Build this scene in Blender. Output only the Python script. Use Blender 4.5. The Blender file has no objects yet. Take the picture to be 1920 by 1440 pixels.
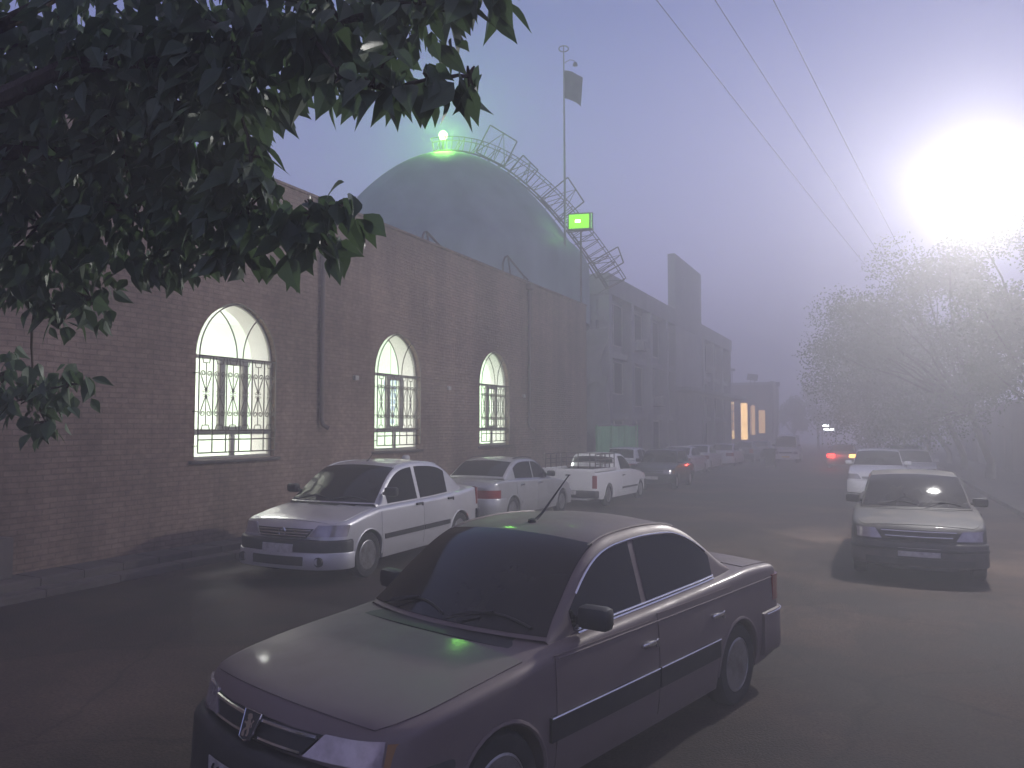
import bpy, bmesh, math, random
from math import sin, cos, pi, radians, sqrt, atan2, hypot
from mathutils import Vector, Matrix
SC = bpy.context.scene
COL = SC.collection
random.seed(7)

# ------------------------------------------------------------------ helpers
def gz(y):
    """height of the street: level near the camera, falling gently up the street"""
    return -0.0125 * max(0.0, y - 8.0)

def tag(o, label=None, cat=None, group=None, kind=None):
    if label: o['label'] = label
    if cat: o['category'] = cat
    if group: o['group'] = group
    if kind: o['kind'] = kind
    return o

def empty(name, loc=(0, 0, 0), rz=0.0):
    o = bpy.data.objects.new(name, None); COL.objects.link(o)
    o.location = loc; o.rotation_euler = (0, 0, rz); o.empty_display_size = 0.2
    return o

class MB:
    """collects shapes that become ONE mesh object"""
    def __init__(self): self.v = []; self.f = []; self.m = []
    def add(self, vs, fs, mi=0):
        n = len(self.v); self.v += [tuple(p) for p in vs]
        self.f += [tuple(i + n for i in f) for f in fs]; self.m += [mi] * len(fs); return self
    def box(self, c, s, rot=None, mi=0):
        x, y, z = s[0] / 2, s[1] / 2, s[2] / 2
        vs = [Vector((a * x, b * y, d * z)) for a in (-1, 1) for b in (-1, 1) for d in (-1, 1)]
        if rot is not None: vs = [rot @ v for v in vs]
        vs = [v + Vector(c) for v in vs]
        return self.add(vs, [(0, 1, 3, 2), (4, 6, 7, 5), (0, 4, 5, 1), (2, 3, 7, 6), (0, 2, 6, 4), (1, 5, 7, 3)], mi)
    def rbox(self, c, s, r, rot=None, mi=0):
        """box with bevelled edges"""
        bm = bmesh.new(); bmesh.ops.create_cube(bm, size=1)
        for v in bm.verts: v.co = Vector((v.co.x * s[0], v.co.y * s[1], v.co.z * s[2]))
        bmesh.ops.bevel(bm, geom=bm.edges[:], offset=r, segments=2, profile=0.5, affect='EDGES')
        bm.verts.index_update()
        vs = [(rot @ v.co if rot is not None else v.co) + Vector(c) for v in bm.verts]
        fs = [[v.index for v in f.verts] for f in bm.faces]; bm.free()
        return self.add(vs, fs, mi)
    def tube(self, pts, r, n=6, mi=0, closed=False, caps=True):
        pts = [Vector(p) for p in pts]; N = len(pts)
        rs = r if isinstance(r, (list, tuple)) else [r] * N
        ref = None; vs = []; fs = []
        for i, p in enumerate(pts):
            a = pts[(i - 1) % N] if (closed or i > 0) else p
            b = pts[(i + 1) % N] if (closed or i < N - 1) else p
            t = (b - a)
            if t.length < 1e-9: t = Vector((0, 0, 1))
            t.normalize()
            if ref is None:
                ref = t.cross(Vector((0, 0, 1)))
                if ref.length < 1e-3: ref = t.cross(Vector((1, 0, 0)))
            ref = ref - t * ref.dot(t)
            if ref.length < 1e-6: ref = t.orthogonal()
            ref.normalize(); bn = t.cross(ref)
            for k in range(n):
                an = 2 * pi * k / n
                vs.append(p + (ref * cos(an) + bn * sin(an)) * rs[i])
        m = N if closed else N - 1
        for i in range(m):
            for k in range(n):
                a = i * n + k; b = i * n + (k + 1) % n; j = ((i + 1) % N) * n
                fs.append((a, b, j + (k + 1) % n, j + k))
        if caps and not closed:
            fs.append(tuple(range(n))[::-1]); fs.append(tuple((N - 1) * n + k for k in range(n)))
        return self.add(vs, fs, mi)
    def grid(self, P, mi=0, flip=False):
        nu = len(P); nv = len(P[0]); vs = [p for row in P for p in row]; fs = []
        for i in range(nu - 1):
            for j in range(nv - 1):
                a, b, c, d = i * nv + j, (i + 1) * nv + j, (i + 1) * nv + j + 1, i * nv + j + 1
                fs.append((a, d, c, b) if flip else (a, b, c, d))
        return self.add(vs, fs, mi)
    def lathe(self, prof, n=24, M=None, mi=0):
        """profile [(r, h)] turned about the local z axis, placed by M"""
        vs = []; fs = []
        for (r, h) in prof:
            for k in range(n):
                a = 2 * pi * k / n; v = Vector((r * cos(a), r * sin(a), h))
                vs.append(M @ v if M is not None else v)
        for i in range(len(prof) - 1):
            for k in range(n):
                fs.append((i * n + k, i * n + (k + 1) % n, (i + 1) * n + (k + 1) % n, (i + 1) * n + k))
        if prof[0][0] > 1e-6: fs.append(tuple(range(n))[::-1])
        if prof[-1][0] > 1e-6: fs.append(tuple((len(prof) - 1) * n + k for k in range(n)))
        return self.add(vs, fs, mi)
    def prism(self, poly, h0, h1, M=None, mi=0):
        n = len(poly); vs = [Vector((p[0], p[1], h)) for h in (h0, h1) for p in poly]
        if M is not None: vs = [M @ v for v in vs]
        fs = [tuple(range(n))[::-1], tuple(range(n, 2 * n))] + [(i, (i + 1) % n, n + (i + 1) % n, n + i) for i in range(n)]
        return self.add(vs, fs, mi)
    def build(self, name, mats, parent=None, smooth=None, recalc=False):
        me = bpy.data.meshes.new(name); me.from_pydata(self.v, [], self.f)
        if not isinstance(mats, (list, tuple)): mats = [mats]
        for m in mats: me.materials.append(m)
        if len(mats) > 1: me.polygons.foreach_set('material_index', self.m)
        if recalc:
            bm = bmesh.new(); bm.from_mesh(me); bmesh.ops.recalc_face_normals(bm, faces=bm.faces[:]); bm.to_mesh(me); bm.free()
        me.validate()
        if smooth is not None:
            me.polygons.foreach_set('use_smooth', [True] * len(me.polygons))
            me.set_sharp_from_angle(angle=radians(smooth))
        me.update()
        o = bpy.data.objects.new(name, me); COL.objects.link(o)
        if parent: o.parent = parent
        return o

def children(o): return [c for c in bpy.data.objects if c.parent == o]
def dup(o, loc=None, rz=None, label=None, parent=None):
    kids = list(o.children)
    c = o.copy(); COL.objects.link(c)
    if parent is not None: c.parent = parent
    if loc is not None: c.location = loc
    if rz is not None: c.rotation_euler = (0, 0, rz)
    if label: c['label'] = label
    for k in kids: dup(k, parent=c)
    return c

def interp(pts, x):
    """smooth monotone interpolation through (x, z) points"""
    n = len(pts)
    if x <= pts[0][0]: return pts[0][1]
    if x >= pts[-1][0]: return pts[-1][1]
    for i in range(n - 1):
        if pts[i][0] <= x <= pts[i + 1][0]: break
    def sl(k): return (pts[k + 1][1] - pts[k][1]) / (pts[k + 1][0] - pts[k][0])
    d = sl(i); a = d if i == 0 else (0 if sl(i - 1) * d <= 0 else 2 * sl(i - 1) * d / (sl(i - 1) + d))
    b = d if i == n - 2 else (0 if sl(i + 1) * d <= 0 else 2 * sl(i + 1) * d / (sl(i + 1) + d))
    h = pts[i + 1][0] - pts[i][0]; t = (x - pts[i][0]) / h
    return (pts[i][1] * (2 * t**3 - 3 * t * t + 1) + h * a * (t**3 - 2 * t * t + t)
            + pts[i + 1][1] * (3 * t * t - 2 * t**3) + h * b * (t**3 - t * t))
def lerp(a, b, t): return a + (b - a) * t
def lin(pts, x):
    if x <= pts[0][0]: return pts[0][1]
    for i in range(len(pts) - 1):
        if x <= pts[i + 1][0]: return lerp(pts[i][1], pts[i + 1][1], (x - pts[i][0]) / (pts[i + 1][0] - pts[i][0]))
    return pts[-1][1]
def sstep(a, b, x):
    t = min(1, max(0, (x - a) / (b - a))); return t * t * (3 - 2 * t)

# ------------------------------------------------------------------ materials
def mat(name, col, rough=0.6, metal=0.0, coat=0.0, spec=0.5, emit=None, estr=0.0, trans=0.0):
    m = bpy.data.materials.new(name); m.use_nodes = True
    b = m.node_tree.nodes['Principled BSDF']
    b.inputs['Base Color'].default_value = (*col, 1); b.inputs['Roughness'].default_value = rough
    b.inputs['Metallic'].default_value = metal; b.inputs['Coat Weight'].default_value = coat
    b.inputs['Coat Roughness'].default_value = 0.06
    b.inputs['Specular IOR Level'].default_value = spec
    if emit: b.inputs['Emission Color'].default_value = (*emit, 1); b.inputs['Emission Strength'].default_value = estr
    if trans: b.inputs['Transmission Weight'].default_value = trans
    return m
def nodes(m): return m.node_tree.nodes, m.node_tree.links, m.node_tree.nodes['Principled BSDF']
def mottle(m, c2, scale=4.0, lo=0.35, hi=0.7, detail=6, bump=0.0, rough2=None, coord='Object', bscale=None, stretch=None):
    """procedural second tone, wear and bump in the surface itself"""
    N, L, b = nodes(m)
    tc = N.new('ShaderNodeTexCoord'); no = N.new('ShaderNodeTexNoise'); no.inputs['Scale'].default_value = scale
    no.inputs['Detail'].default_value = detail; no.inputs['Roughness'].default_value = 0.65
    src = tc.outputs[coord]
    if stretch:
        mp = N.new('ShaderNodeMapping'); mp.inputs['Scale'].default_value = stretch; L.new(src, mp.inputs[0]); src = mp.outputs[0]
    L.new(src, no.inputs['Vector'])
    rp = N.new('ShaderNodeMapRange'); rp.inputs[1].default_value = lo; rp.inputs[2].default_value = hi
    L.new(no.outputs['Fac'], rp.inputs[0])
    mx = N.new('ShaderNodeMix'); mx.data_type = 'RGBA'
    mx.inputs[6].default_value = b.inputs['Base Color'].default_value; mx.inputs[7].default_value = (*c2, 1)
    L.new(rp.outputs[0], mx.inputs[0]); L.new(mx.outputs[2], b.inputs['Base Color'])
    if rough2 is not None:
        mr = N.new('ShaderNodeMapRange'); mr.inputs[3].default_value = b.inputs['Roughness'].default_value
        mr.inputs[4].default_value = rough2; L.new(rp.outputs[0], mr.inputs[0]); L.new(mr.outputs[0], b.inputs['Roughness'])
    if bump:
        n2 = N.new('ShaderNodeTexNoise'); n2.inputs['Scale'].default_value = bscale or scale * 8; n2.inputs['Detail'].default_value = 5
        L.new(src, n2.inputs['Vector']); bp = N.new('ShaderNodeBump'); bp.inputs['Strength'].default_value = bump
        bp.inputs['Distance'].default_value = 0.02; L.new(n2.outputs['Fac'], bp.inputs['Height']); L.new(bp.outputs[0], b.inputs['Normal'])
    return m
def paint(name, col, metal=0.35, rough=0.34, dust=0.25, coat=0.75):
    m = mat(name, col, rough, metal, coat)
    d = tuple(lerp(c, k, dust) for c, k in zip(col, (0.20, 0.17, 0.14)))
    mottle(m, d, 2.2, 0.42, 0.72, 8, 0.0, min(0.8, rough + 0.22))
    return m

M = {}
M['asphalt'] = mottle(mat('asphalt', (0.022, 0.0145, 0.0115), 0.76, 0, 0, 0.3), (0.086, 0.059, 0.044), 0.42, 0.44, 0.68, 9, 0.5, 0.9, bscale=55)
def road_wear(m):
    N, L, b = nodes(m); src = b.inputs['Base Color'].links[0].from_socket
    tc = N.new('ShaderNodeTexCoord'); nz = N.new('ShaderNodeTexNoise'); nz.inputs['Scale'].default_value = 1.3; nz.inputs['Detail'].default_value = 4; L.new(tc.outputs['Object'], nz.inputs['Vector'])
    sc = N.new('ShaderNodeVectorMath'); sc.operation = 'SCALE'; sc.inputs['Scale'].default_value = .55; L.new(nz.outputs['Color'], sc.inputs[0])
    ad = N.new('ShaderNodeVectorMath'); L.new(tc.outputs['Object'], ad.inputs[0]); L.new(sc.outputs[0], ad.inputs[1])
    vo = N.new('ShaderNodeTexVoronoi'); vo.feature = 'DISTANCE_TO_EDGE'; vo.inputs['Scale'].default_value = .42; L.new(ad.outputs[0], vo.inputs['Vector'])
    cr = N.new('ShaderNodeMapRange'); cr.inputs[1].default_value = 0.0; cr.inputs[2].default_value = .013; cr.inputs[3].default_value = .62; cr.inputs[4].default_value = 1; L.new(vo.outputs['Distance'], cr.inputs[0])
    v2 = N.new('ShaderNodeTexVoronoi'); v2.inputs['Scale'].default_value = .30; L.new(ad.outputs[0], v2.inputs['Vector'])
    sp = N.new('ShaderNodeSeparateColor'); L.new(v2.outputs['Color'], sp.inputs[0])
    pt = N.new('ShaderNodeMapRange'); pt.inputs[3].default_value = .72; pt.inputs[4].default_value = 1.30; L.new(sp.outputs[0], pt.inputs[0])
    n3 = N.new('ShaderNodeTexNoise'); n3.inputs['Scale'].default_value = 38; n3.inputs['Detail'].default_value = 6; L.new(tc.outputs['Object'], n3.inputs['Vector'])
    gr = N.new('ShaderNodeMapRange'); gr.inputs[1].default_value = .3; gr.inputs[2].default_value = .7; gr.inputs[3].default_value = .6; gr.inputs[4].default_value = 1.45; L.new(n3.outputs['Fac'], gr.inputs[0])
    m1 = N.new('ShaderNodeMath'); m1.operation = 'MULTIPLY'; L.new(cr.outputs[0], m1.inputs[0]); L.new(pt.outputs[0], m1.inputs[1])
    m2 = N.new('ShaderNodeMath'); m2.operation = 'MULTIPLY'; L.new(m1.outputs[0], m2.inputs[0]); L.new(gr.outputs[0], m2.inputs[1])
    s2 = N.new('ShaderNodeVectorMath'); s2.operation = 'SCALE'; L.new(src, s2.inputs[0]); L.new(m2.outputs[0], s2.inputs['Scale']); L.new(s2.outputs[0], b.inputs['Base Color'])
road_wear(M['asphalt'])
M['ground'] = mottle(mat('dusty_ground', (0.09, 0.075, 0.06), 0.9), (0.14, 0.115, 0.09), 0.3, 0.35, 0.7, 8, 0.5, bscale=30)
M['pave'] = mottle(mat('pavement_concrete', (0.11, 0.09, 0.08), 0.85), (0.06, 0.05, 0.047), 1.6, 0.38, 0.7, 8, 0.35)
M['gutter'] = mottle(mat('gutter_shade', (0.022, 0.020, 0.020), 0.8), (0.04, 0.035, 0.03), 3, 0.4, 0.7, 5, 0.3)  # shadow of the open channel put into the strip's dark colour
M['concrete'] = mottle(mat('weathered_concrete', (0.30, 0.285, 0.28), 0.85), (0.19, 0.18, 0.18), 0.7, 0.35, 0.7, 9, 0.25, stretch=(1, 1, 0.35))
M['plaster'] = mottle(mat('grey_render', (0.21, 0.20, 0.205), 0.9), (0.14, 0.135, 0.14), 0.8, 0.35, 0.7, 8, 0.2, stretch=(1, 1, 0.4))
M['darkglass'] = mat('dark_window_glass', (0.02, 0.022, 0.026), 0.12, 0, 0, 0.6)
M['white'] = mat('white_plaster', (0.84, 0.83, 0.79), 0.8)
M['roofing'] = mottle(mat('roof_felt', (0.10, 0.095, 0.09), 0.9), (0.16, 0.15, 0.14), 1.2)
M['iron'] = mottle(mat('wrought_iron', (0.10, 0.095, 0.08), 0.6, 0.0), (0.15, 0.12, 0.09), 6)
M['frame'] = mottle(mat('grey_window_frame', (0.40, 0.39, 0.35), 0.55, 0.0), (0.30, 0.28, 0.25), 3)
M['dome'] = mottle(mat('dome_cladding', (0.22, 0.27, 0.29), 0.6, 0.1), (0.13, 0.17, 0.19), 0.8, 0.38, 0.66, 9, 0.2, stretch=(1, 1, 0.5))
M['steel'] = mottle(mat('rusty_steel', (0.09, 0.085, 0.085), 0.6, 0.5), (0.10, 0.06, 0.045), 3)
M['pole'] = mottle(mat('galvanised_pole', (0.22, 0.22, 0.22), 0.5, 0.6), (0.14, 0.13, 0.12), 4)
M['wire'] = mat('wire_sheath', (0.012, 0.012, 0.014), 0.95, 0, 0, 0.1)
M['pipe'] = mottle(mat('painted_drainpipe', (0.13, 0.095, 0.08), 0.7), (0.09, 0.07, 0.06), 3)
M['flag'] = mottle(mat('flag_cloth', (0.006, 0.012, 0.028), 0.9), (0.012, 0.02, 0.04), 3)
M['tarp'] = mottle(mat('grey_tarpaulin', (0.24, 0.24, 0.23), 0.8), (0.15, 0.15, 0.15), 1.3, 0.35, 0.7, 7, 0.3)
M['green'] = mottle(mat('green_sheet_metal', (0.22, 0.50, 0.26), 0.55, 0.0), (0.12, 0.30, 0.16), 2.0, 0.4, 0.75, 6, 0.1, stretch=(1, 1, 0.3))
M['bark'] = mottle(mat('bark', (0.07, 0.055, 0.04), 0.95), (0.03, 0.025, 0.02), 9, 0.35, 0.7, 6, 0.6, stretch=(1, 1, 0.3))
M['rubber'] = mottle(mat('tyre_rubber', (0.018, 0.018, 0.018), 0.85), (0.05, 0.045, 0.04), 7, 0.5, 0.8)
M['blackplastic'] = mottle(mat('black_plastic', (0.022, 0.022, 0.023), 0.55), (0.045, 0.042, 0.04), 5, 0.45, 0.8)
M['carglass'] = mottle(mat('car_glass', (0.012, 0.012, 0.015), 0.07, 0, 0, 0.34), (0.028, 0.026, 0.025), 2.5, 0.5, 0.85, 7, 0, 0.2)
M['chrome'] = mat('chrome', (0.72, 0.72, 0.74), 0.14, 1.0)
M['rim'] = mottle(mat('alloy_rim', (0.36, 0.36, 0.37), 0.35, 0.8), (0.16, 0.14, 0.12), 8, 0.4, 0.75)
M['lens'] = mottle(mat('headlamp_lens', (0.42, 0.38, 0.40), 0.12, 0.35, 0.8), (0.26, 0.23, 0.24), 9, 0.4, 0.7)
M['amber'] = mat('amber_lens', (0.30, 0.17, 0.075), 0.15, 0, 0.8)
M['redlens'] = mat('red_lens', (0.22, 0.02, 0.025), 0.15, 0, 0.8)
M['plate'] = mottle(mat('number_plate', (0.50, 0.48, 0.47), 0.5), (0.30, 0.28, 0.26), 14, 0.45, 0.7)
M['plateyellow'] = mat('yellow_plate', (0.62, 0.45, 0.10), 0.5)
M['ink'] = mat('plate_ink', (0.02, 0.02, 0.025), 0.6)
def leaf_mat(name, c1, c2, rough=0.42, trans=0.25):
    m = mat(name, c1, rough, 0, 0, 0.28); N, L, b = nodes(m)
    mottle(m, c2, 3.0, 0.35, 0.65, 4)
    out = N['Material Output']; tl = N.new('ShaderNodeBsdfTranslucent'); tl.inputs[0].default_value = (c2[0] * 1.2, c2[1] * 1.4, c2[2], 1)
    mx = N.new('ShaderNodeMixShader'); mx.inputs[0].default_value = trans
    L.new(b.outputs[0], mx.inputs[1]); L.new(tl.outputs[0], mx.inputs[2]); L.new(mx.outputs[0], out.inputs[0])
    return m
M['leaf_near'] = leaf_mat('mulberry_leaf', (0.068, 0.098, 0.066), (0.105, 0.145, 0.088))
M['leaf_far'] = leaf_mat('street_tree_leaf', (0.10, 0.13, 0.08), (0.14, 0.17, 0.10), 0.45)
def thin_glass():
    m = bpy.data.materials.new('window_pane_glass'); m.use_nodes = True; N, L = m.node_tree.nodes, m.node_tree.links
    N.clear(); o = N.new('ShaderNodeOutputMaterial'); t = N.new('ShaderNodeBsdfTransparent'); t.inputs[0].default_value = (0.93, 0.96, 0.94, 1)
    g = N.new('ShaderNodeBsdfGlossy'); g.inputs['Roughness'].default_value = 0.05; x = N.new('ShaderNodeMixShader'); x.inputs[0].default_value = 0.05
    L.new(t.outputs[0], x.inputs[1]); L.new(g.outputs[0], x.inputs[2]); L.new(x.outputs[0], o.inputs[0]); return m
M['pane'] = thin_glass()
def emis(name, col, s):
    m = bpy.data.materials.new(name); m.use_nodes = True; N, L = m.node_tree.nodes, m.node_tree.links
    N.clear(); o = N.new('ShaderNodeOutputMaterial'); e = N.new('ShaderNodeEmission'); e.inputs[0].default_value = (*col, 1); e.inputs[1].default_value = s
    L.new(e.outputs[0], o.inputs[0]); return m
def brick_mat():
    m = mat('buff_brick', (0.2, 0.13, 0.1), 0.88, 0, 0, 0.3); N, L, b = nodes(m)
    tc = N.new('ShaderNodeTexCoord'); sp = N.new('ShaderNodeSeparateXYZ'); L.new(tc.outputs['Object'], sp.inputs[0])
    ad = N.new('ShaderNodeMath'); ad.operation = 'ADD'; L.new(sp.outputs[0], ad.inputs[0]); L.new(sp.outputs[1], ad.inputs[1])
    cb = N.new('ShaderNodeCombineXYZ'); L.new(ad.outputs[0], cb.inputs[0]); L.new(sp.outputs[2], cb.inputs[1])
    # slight waviness of the courses
    nw = N.new('ShaderNodeTexNoise'); nw.inputs['Scale'].default_value = 0.9; L.new(tc.outputs['Object'], nw.inputs['Vector'])
    sc = N.new('ShaderNodeVectorMath'); sc.operation = 'SCALE'; sc.inputs['Scale'].default_value = 0.035; L.new(nw.outputs['Color'], sc.inputs[0])
    av = N.new('ShaderNodeVectorMath'); av.operation = 'ADD'; L.new(cb.outputs[0], av.inputs[0]); L.new(sc.outputs[0], av.inputs[1])
    br = N.new('ShaderNodeTexBrick'); br.inputs['Scale'].default_value = 1.0; br.inputs['Brick Width'].default_value = 0.215
    br.inputs['Row Height'].default_value = 0.078; br.inputs['Mortar Size'].default_value = 0.011; br.inputs['Mortar Smooth'].default_value = 0.3
    br.inputs['Color1'].default_value = (0.212, 0.148, 0.112, 1); br.inputs['Color2'].default_value = (0.258, 0.184, 0.142, 1); br.inputs['Mortar'].default_value = (0.168, 0.120, 0.094, 1)
    br.inputs['Bias'].default_value = -0.1
    L.new(av.outputs[0], br.inputs['Vector'])
    n1 = N.new('ShaderNodeTexNoise'); n1.inputs['Scale'].default_value = 0.55; n1.inputs['Detail'].default_value = 8; L.new(tc.outputs['Object'], n1.inputs['Vector'])
    r1 = N.new('ShaderNodeMapRange'); r1.inputs[1].default_value = 0.35; r1.inputs[2].default_value = 0.7; r1.inputs[3].default_value = 0.72; r1.inputs[4].default_value = 1.12; L.new(n1.outputs['Fac'], r1.inputs[0])
    n2 = N.new('ShaderNodeTexNoise'); n2.inputs['Scale'].default_value = 9; n2.inputs['Detail'].default_value = 4; L.new(av.outputs[0], n2.inputs['Vector'])
    r2 = N.new('ShaderNodeMapRange'); r2.inputs[1].default_value = 0.3; r2.inputs[2].default_value = 0.7; r2.inputs[3].default_value = 0.75; r2.inputs[4].default_value = 1.2; L.new(n2.outputs['Fac'], r2.inputs[0])
    mp = N.new('ShaderNodeMapping'); mp.inputs['Scale'].default_value = (1, 2.2, .16); L.new(tc.outputs['Object'], mp.inputs[0])
    n4 = N.new('ShaderNodeTexNoise'); n4.inputs['Scale'].default_value = 1.0; n4.inputs['Detail'].default_value = 7; L.new(mp.outputs[0], n4.inputs['Vector'])
    r4 = N.new('ShaderNodeMapRange'); r4.inputs[1].default_value = .38; r4.inputs[2].default_value = .62; r4.inputs[3].default_value = .84; r4.inputs[4].default_value = 1.10; L.new(n4.outputs['Fac'], r4.inputs[0])
    m0 = N.new('ShaderNodeMath'); m0.operation = 'MULTIPLY'; L.new(r1.outputs[0], m0.inputs[0]); L.new(r4.outputs[0], m0.inputs[1])
    mu = N.new('ShaderNodeMath'); mu.operation = 'MULTIPLY'; L.new(m0.outputs[0], mu.inputs[0]); L.new(r2.outputs[0], mu.inputs[1])
    sv = N.new('ShaderNodeVectorMath'); sv.operation = 'SCALE'; L.new(br.outputs['Color'], sv.inputs[0]); L.new(mu.outputs[0], sv.inputs['Scale'])
    L.new(sv.outputs[0], b.inputs['Base Color'])
    bp = N.new('ShaderNodeBump'); bp.inputs['Strength'].default_value = 0.45; bp.inputs['Distance'].default_value = 0.012; bp.invert = True
    L.new(br.outputs['Fac'], bp.inputs['Height']); b2 = N.new('ShaderNodeBump'); b2.inputs['Strength'].default_value = 0.25; b2.inputs['Distance'].default_value = 0.01
    L.new(n2.outputs['Fac'], b2.inputs['Height']); L.new(bp.outputs[0], b2.inputs['Normal']); L.new(b2.outputs[0], b.inputs['Normal'])
    return m
M['brick'] = brick_mat()
# ------------------------------------------------------------------ cars
class Car:
    """lofted car shell; local axes: x back from the front bumper, y to the car's right, z up"""
    def __init__(s, **k):
        d = dict(L=4.4, W=0.85, zb=0.20, rcf=0.22, rcr=0.16, bowf=0.10, bowr=0.05, slope=0.25, crown=0.035, R=0.35, zc=0.30, rw=0.30,
                 sr=0.05, tumble=0.27, inset=0.10, rr=0.055, wheels=(0.86, 3.53), ntap=0.0, wbow=0.13, rcrown=0.035, rslope=-0.12)
        d.update(k)
        for a, b in d.items(): setattr(s, a, b)
        s.xm = (s.x1 + s.x2) / 2
    def half(s, x):
        w = s.W * (1 - 0.022 * ((x - s.L * 0.5) / (s.L * 0.5))**2) - s.ntap * max(0, 1 - x / 0.9)**2
        if x < s.rcf: w += -s.rcf + sqrt(max(0, s.rcf**2 - (s.rcf - x)**2))
        if x > s.L - s.rcr: w += -s.rcr + sqrt(max(0, s.rcr**2 - (x - s.L + s.rcr)**2))
        return w
    def zt(s, x): return interp(s.top, x)
    def zs(s, x): return s.zt(x) - s.crown
    def zlow(s, x):
        for w in s.wheels:
            if abs(x - w) < s.R: return max(s.zb, s.zc + sqrt(s.R**2 - (x - w)**2))
        return s.zb + 0.06 * (1 - sstep(0, 0.5, x)) + 0.05 * sstep(s.L - 0.5, s.L, x)
    def bulge(s, z):
        lo = max(0.0, (0.50 - z) / 0.30); hi = max(0.0, (z - 0.60) / 0.38)
        return 0.035 * lo * lo + 0.030 * hi * hi
    def side(s, x, z): return s.half(x) - s.bulge(z)
    def taper(s, x):
        f = max(0.0, (x - s.x2) / max(0.1, s.x3 - s.x2)); return 1 - 0.05 * f * f
    def zbelt(s, x): return s.zs(min(max(x, s.x0), s.x3)) - 0.005
    def zr(s, x):
        """roof line, corners rounded by averaging"""
        w = s.rnd if hasattr(s, 'rnd') else 0.10
        a = 0
        for i in range(9): a += interp_lin(s.roof, x + (i - 4) / 4 * w)
        return a / 9
    def ycab(s, x, z): return (s.W - s.inset - s.tumble * (z - s.zbelt(x))) * s.taper(x)
    def ztop(s, x, y):
        zr = s.zr(x); zb = s.zbelt(x); rr = min(s.rr, max(0.002, (zr - zb) * 0.5))
        yt = s.ycab(x, zr) - rr
        c = s.rcrown * min(1, (zr - zb) / 0.2)
        return zr + c * (1 - min(1, abs(y) / yt)**2)
    def D(s, p):
        x, y, z = p
        if x < 0.9:
            w = (1 - max(0, x) / 0.9)**2
            x += w * (s.bowf * (y / s.W)**2 + s.slope * max(0, z - 0.5))
        if x > s.L - 0.9:
            w = (1 - max(0, s.L - x) / 0.9)**2
            x -= w * (s.bowr * (y / s.W)**2 + s.rslope * max(0, z - 0.5) * -1 * 0 )
        return Vector((x, y, z))
    def DC(s, p):
        """deformation of the cabin: curved windscreen and rear window"""
        x, y, z = p
        if x < s.xm: x += s.wbow * (y / 0.7)**2 * min(1, (s.xm - x) / (s.xm - s.x0))
        else: x -= s.wbow * 0.8 * (y / 0.7)**2 * min(1, (x - s.xm) / (s.x3 - s.xm))
        return s.D((x, y, z))
    def section(s, x):
        zl = s.zlow(x); zb = s.zb; r = s.sr; zs = s.zs(x); W = s.half(x)
        pts = [(0, zb), (W * 0.55, zb), (W - 0.24, zb), (W - 0.24, zl), (s.side(x, zl) - 0.012, zl)]
        for k in range(11):
            z = lerp(zl + 0.006, zs - r, k / 10); pts.append((s.side(x, z), z))
        ys = s.side(x, zs - r)
        for k in range(1, 5):
            a = pi / 2 * k / 4; pts.append((ys - r + r * cos(a), zs - r + r * sin(a)))
        yt = ys - r
        for k in range(1, 7):
            y = yt * (1 - k / 6); pts.append((y, zs + s.crown * (1 - (y / yt)**2)))
        return pts
    def stations(s):
        xs = set()
        for i in range(9): a = pi / 2 * i / 8; xs.add(s.rcf * (1 - cos(a))); xs.add(s.L - s.rcr * (1 - cos(a)))
        n = 12 if s.lod else 7
        for w in s.wheels:
            for i in range(2 * n + 1): xs.add(w - s.R * cos(pi * i / (2 * n)))
            xs.add(w - s.R - 0.004); xs.add(w + s.R + 0.004)
        x = s.rcf
        while x < s.L - s.rcr: xs.add(x); x += 0.09 if s.lod else 0.18
        out = []
        for x in sorted(xs):
            if not out or x - out[-1] > 0.0025: out.append(x)
        return out
    def shell(s, mb):
        P = []
        for x in s.stations():
            h = s.section(x); loop = [(y, z) for y, z in h] + [(-y, z) for y, z in h[-2:0:-1]]
            P.append([s.D((x, y, z)) for y, z in loop])
        n = len(P[0]); vs = [p for r in P for p in r]; fs = []
        for i in range(len(P) - 1):
            for j in range(n):
                fs.append((i * n + j, i * n + (j + 1) % n, (i + 1) * n + (j + 1) % n, (i + 1) * n + j))
        fs.append(tuple(range(n))[::-1]); fs.append(tuple((len(P) - 1) * n + j for j in range(n)))
        mb.add(vs, fs)
        # lips round the wheel openings
        for w in s.wheels:
            for sg in (-1, 1):
                pts = []
                for i in range(17):
                    a = pi * i / 16; x = w - s.R * cos(a); z = s.zc + s.R * sin(a)
                    if z >= s.zb + 0.02: pts.append(s.D((x, sg * (s.side(x, z) - 0.004), z)))
                mb.tube(pts, 0.014, 6)
    def cabin(s, mb):
        xs = [s.x0 + (s.x3 - s.x0) * i / (44 if s.lod else 24) for i in range((44 if s.lod else 24) + 1)]
        P = []
        for x in xs:
            zr = s.zr(x); zb = s.zbelt(x); zr = max(zr, zb + 0.004); rr = min(s.rr, max(0.002, (zr - zb) * 0.5)); h = []
            for k in range(5):
                z = lerp(zb - 0.03, zr - rr, k / 4); h.append((s.ycab(x, z), z))
            ys = s.ycab(x, zr)
            for k in range(1, 5):
                a = pi / 2 * k / 4; h.append((ys - rr + rr * cos(a) + s.tumble * rr * (1 - sin(a)) * 0.5, zr - rr + rr * sin(a)))
            for k in range(1, 6):
                y = (ys - rr) * (1 - k / 5); h.append((y, s.ztop(x, y)))
            P.append([s.DC((x, y, z)) for y, z in h] + [s.DC((x, -y, z)) for y, z in h[-2::-1]])
        mb.grid(P)
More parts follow.
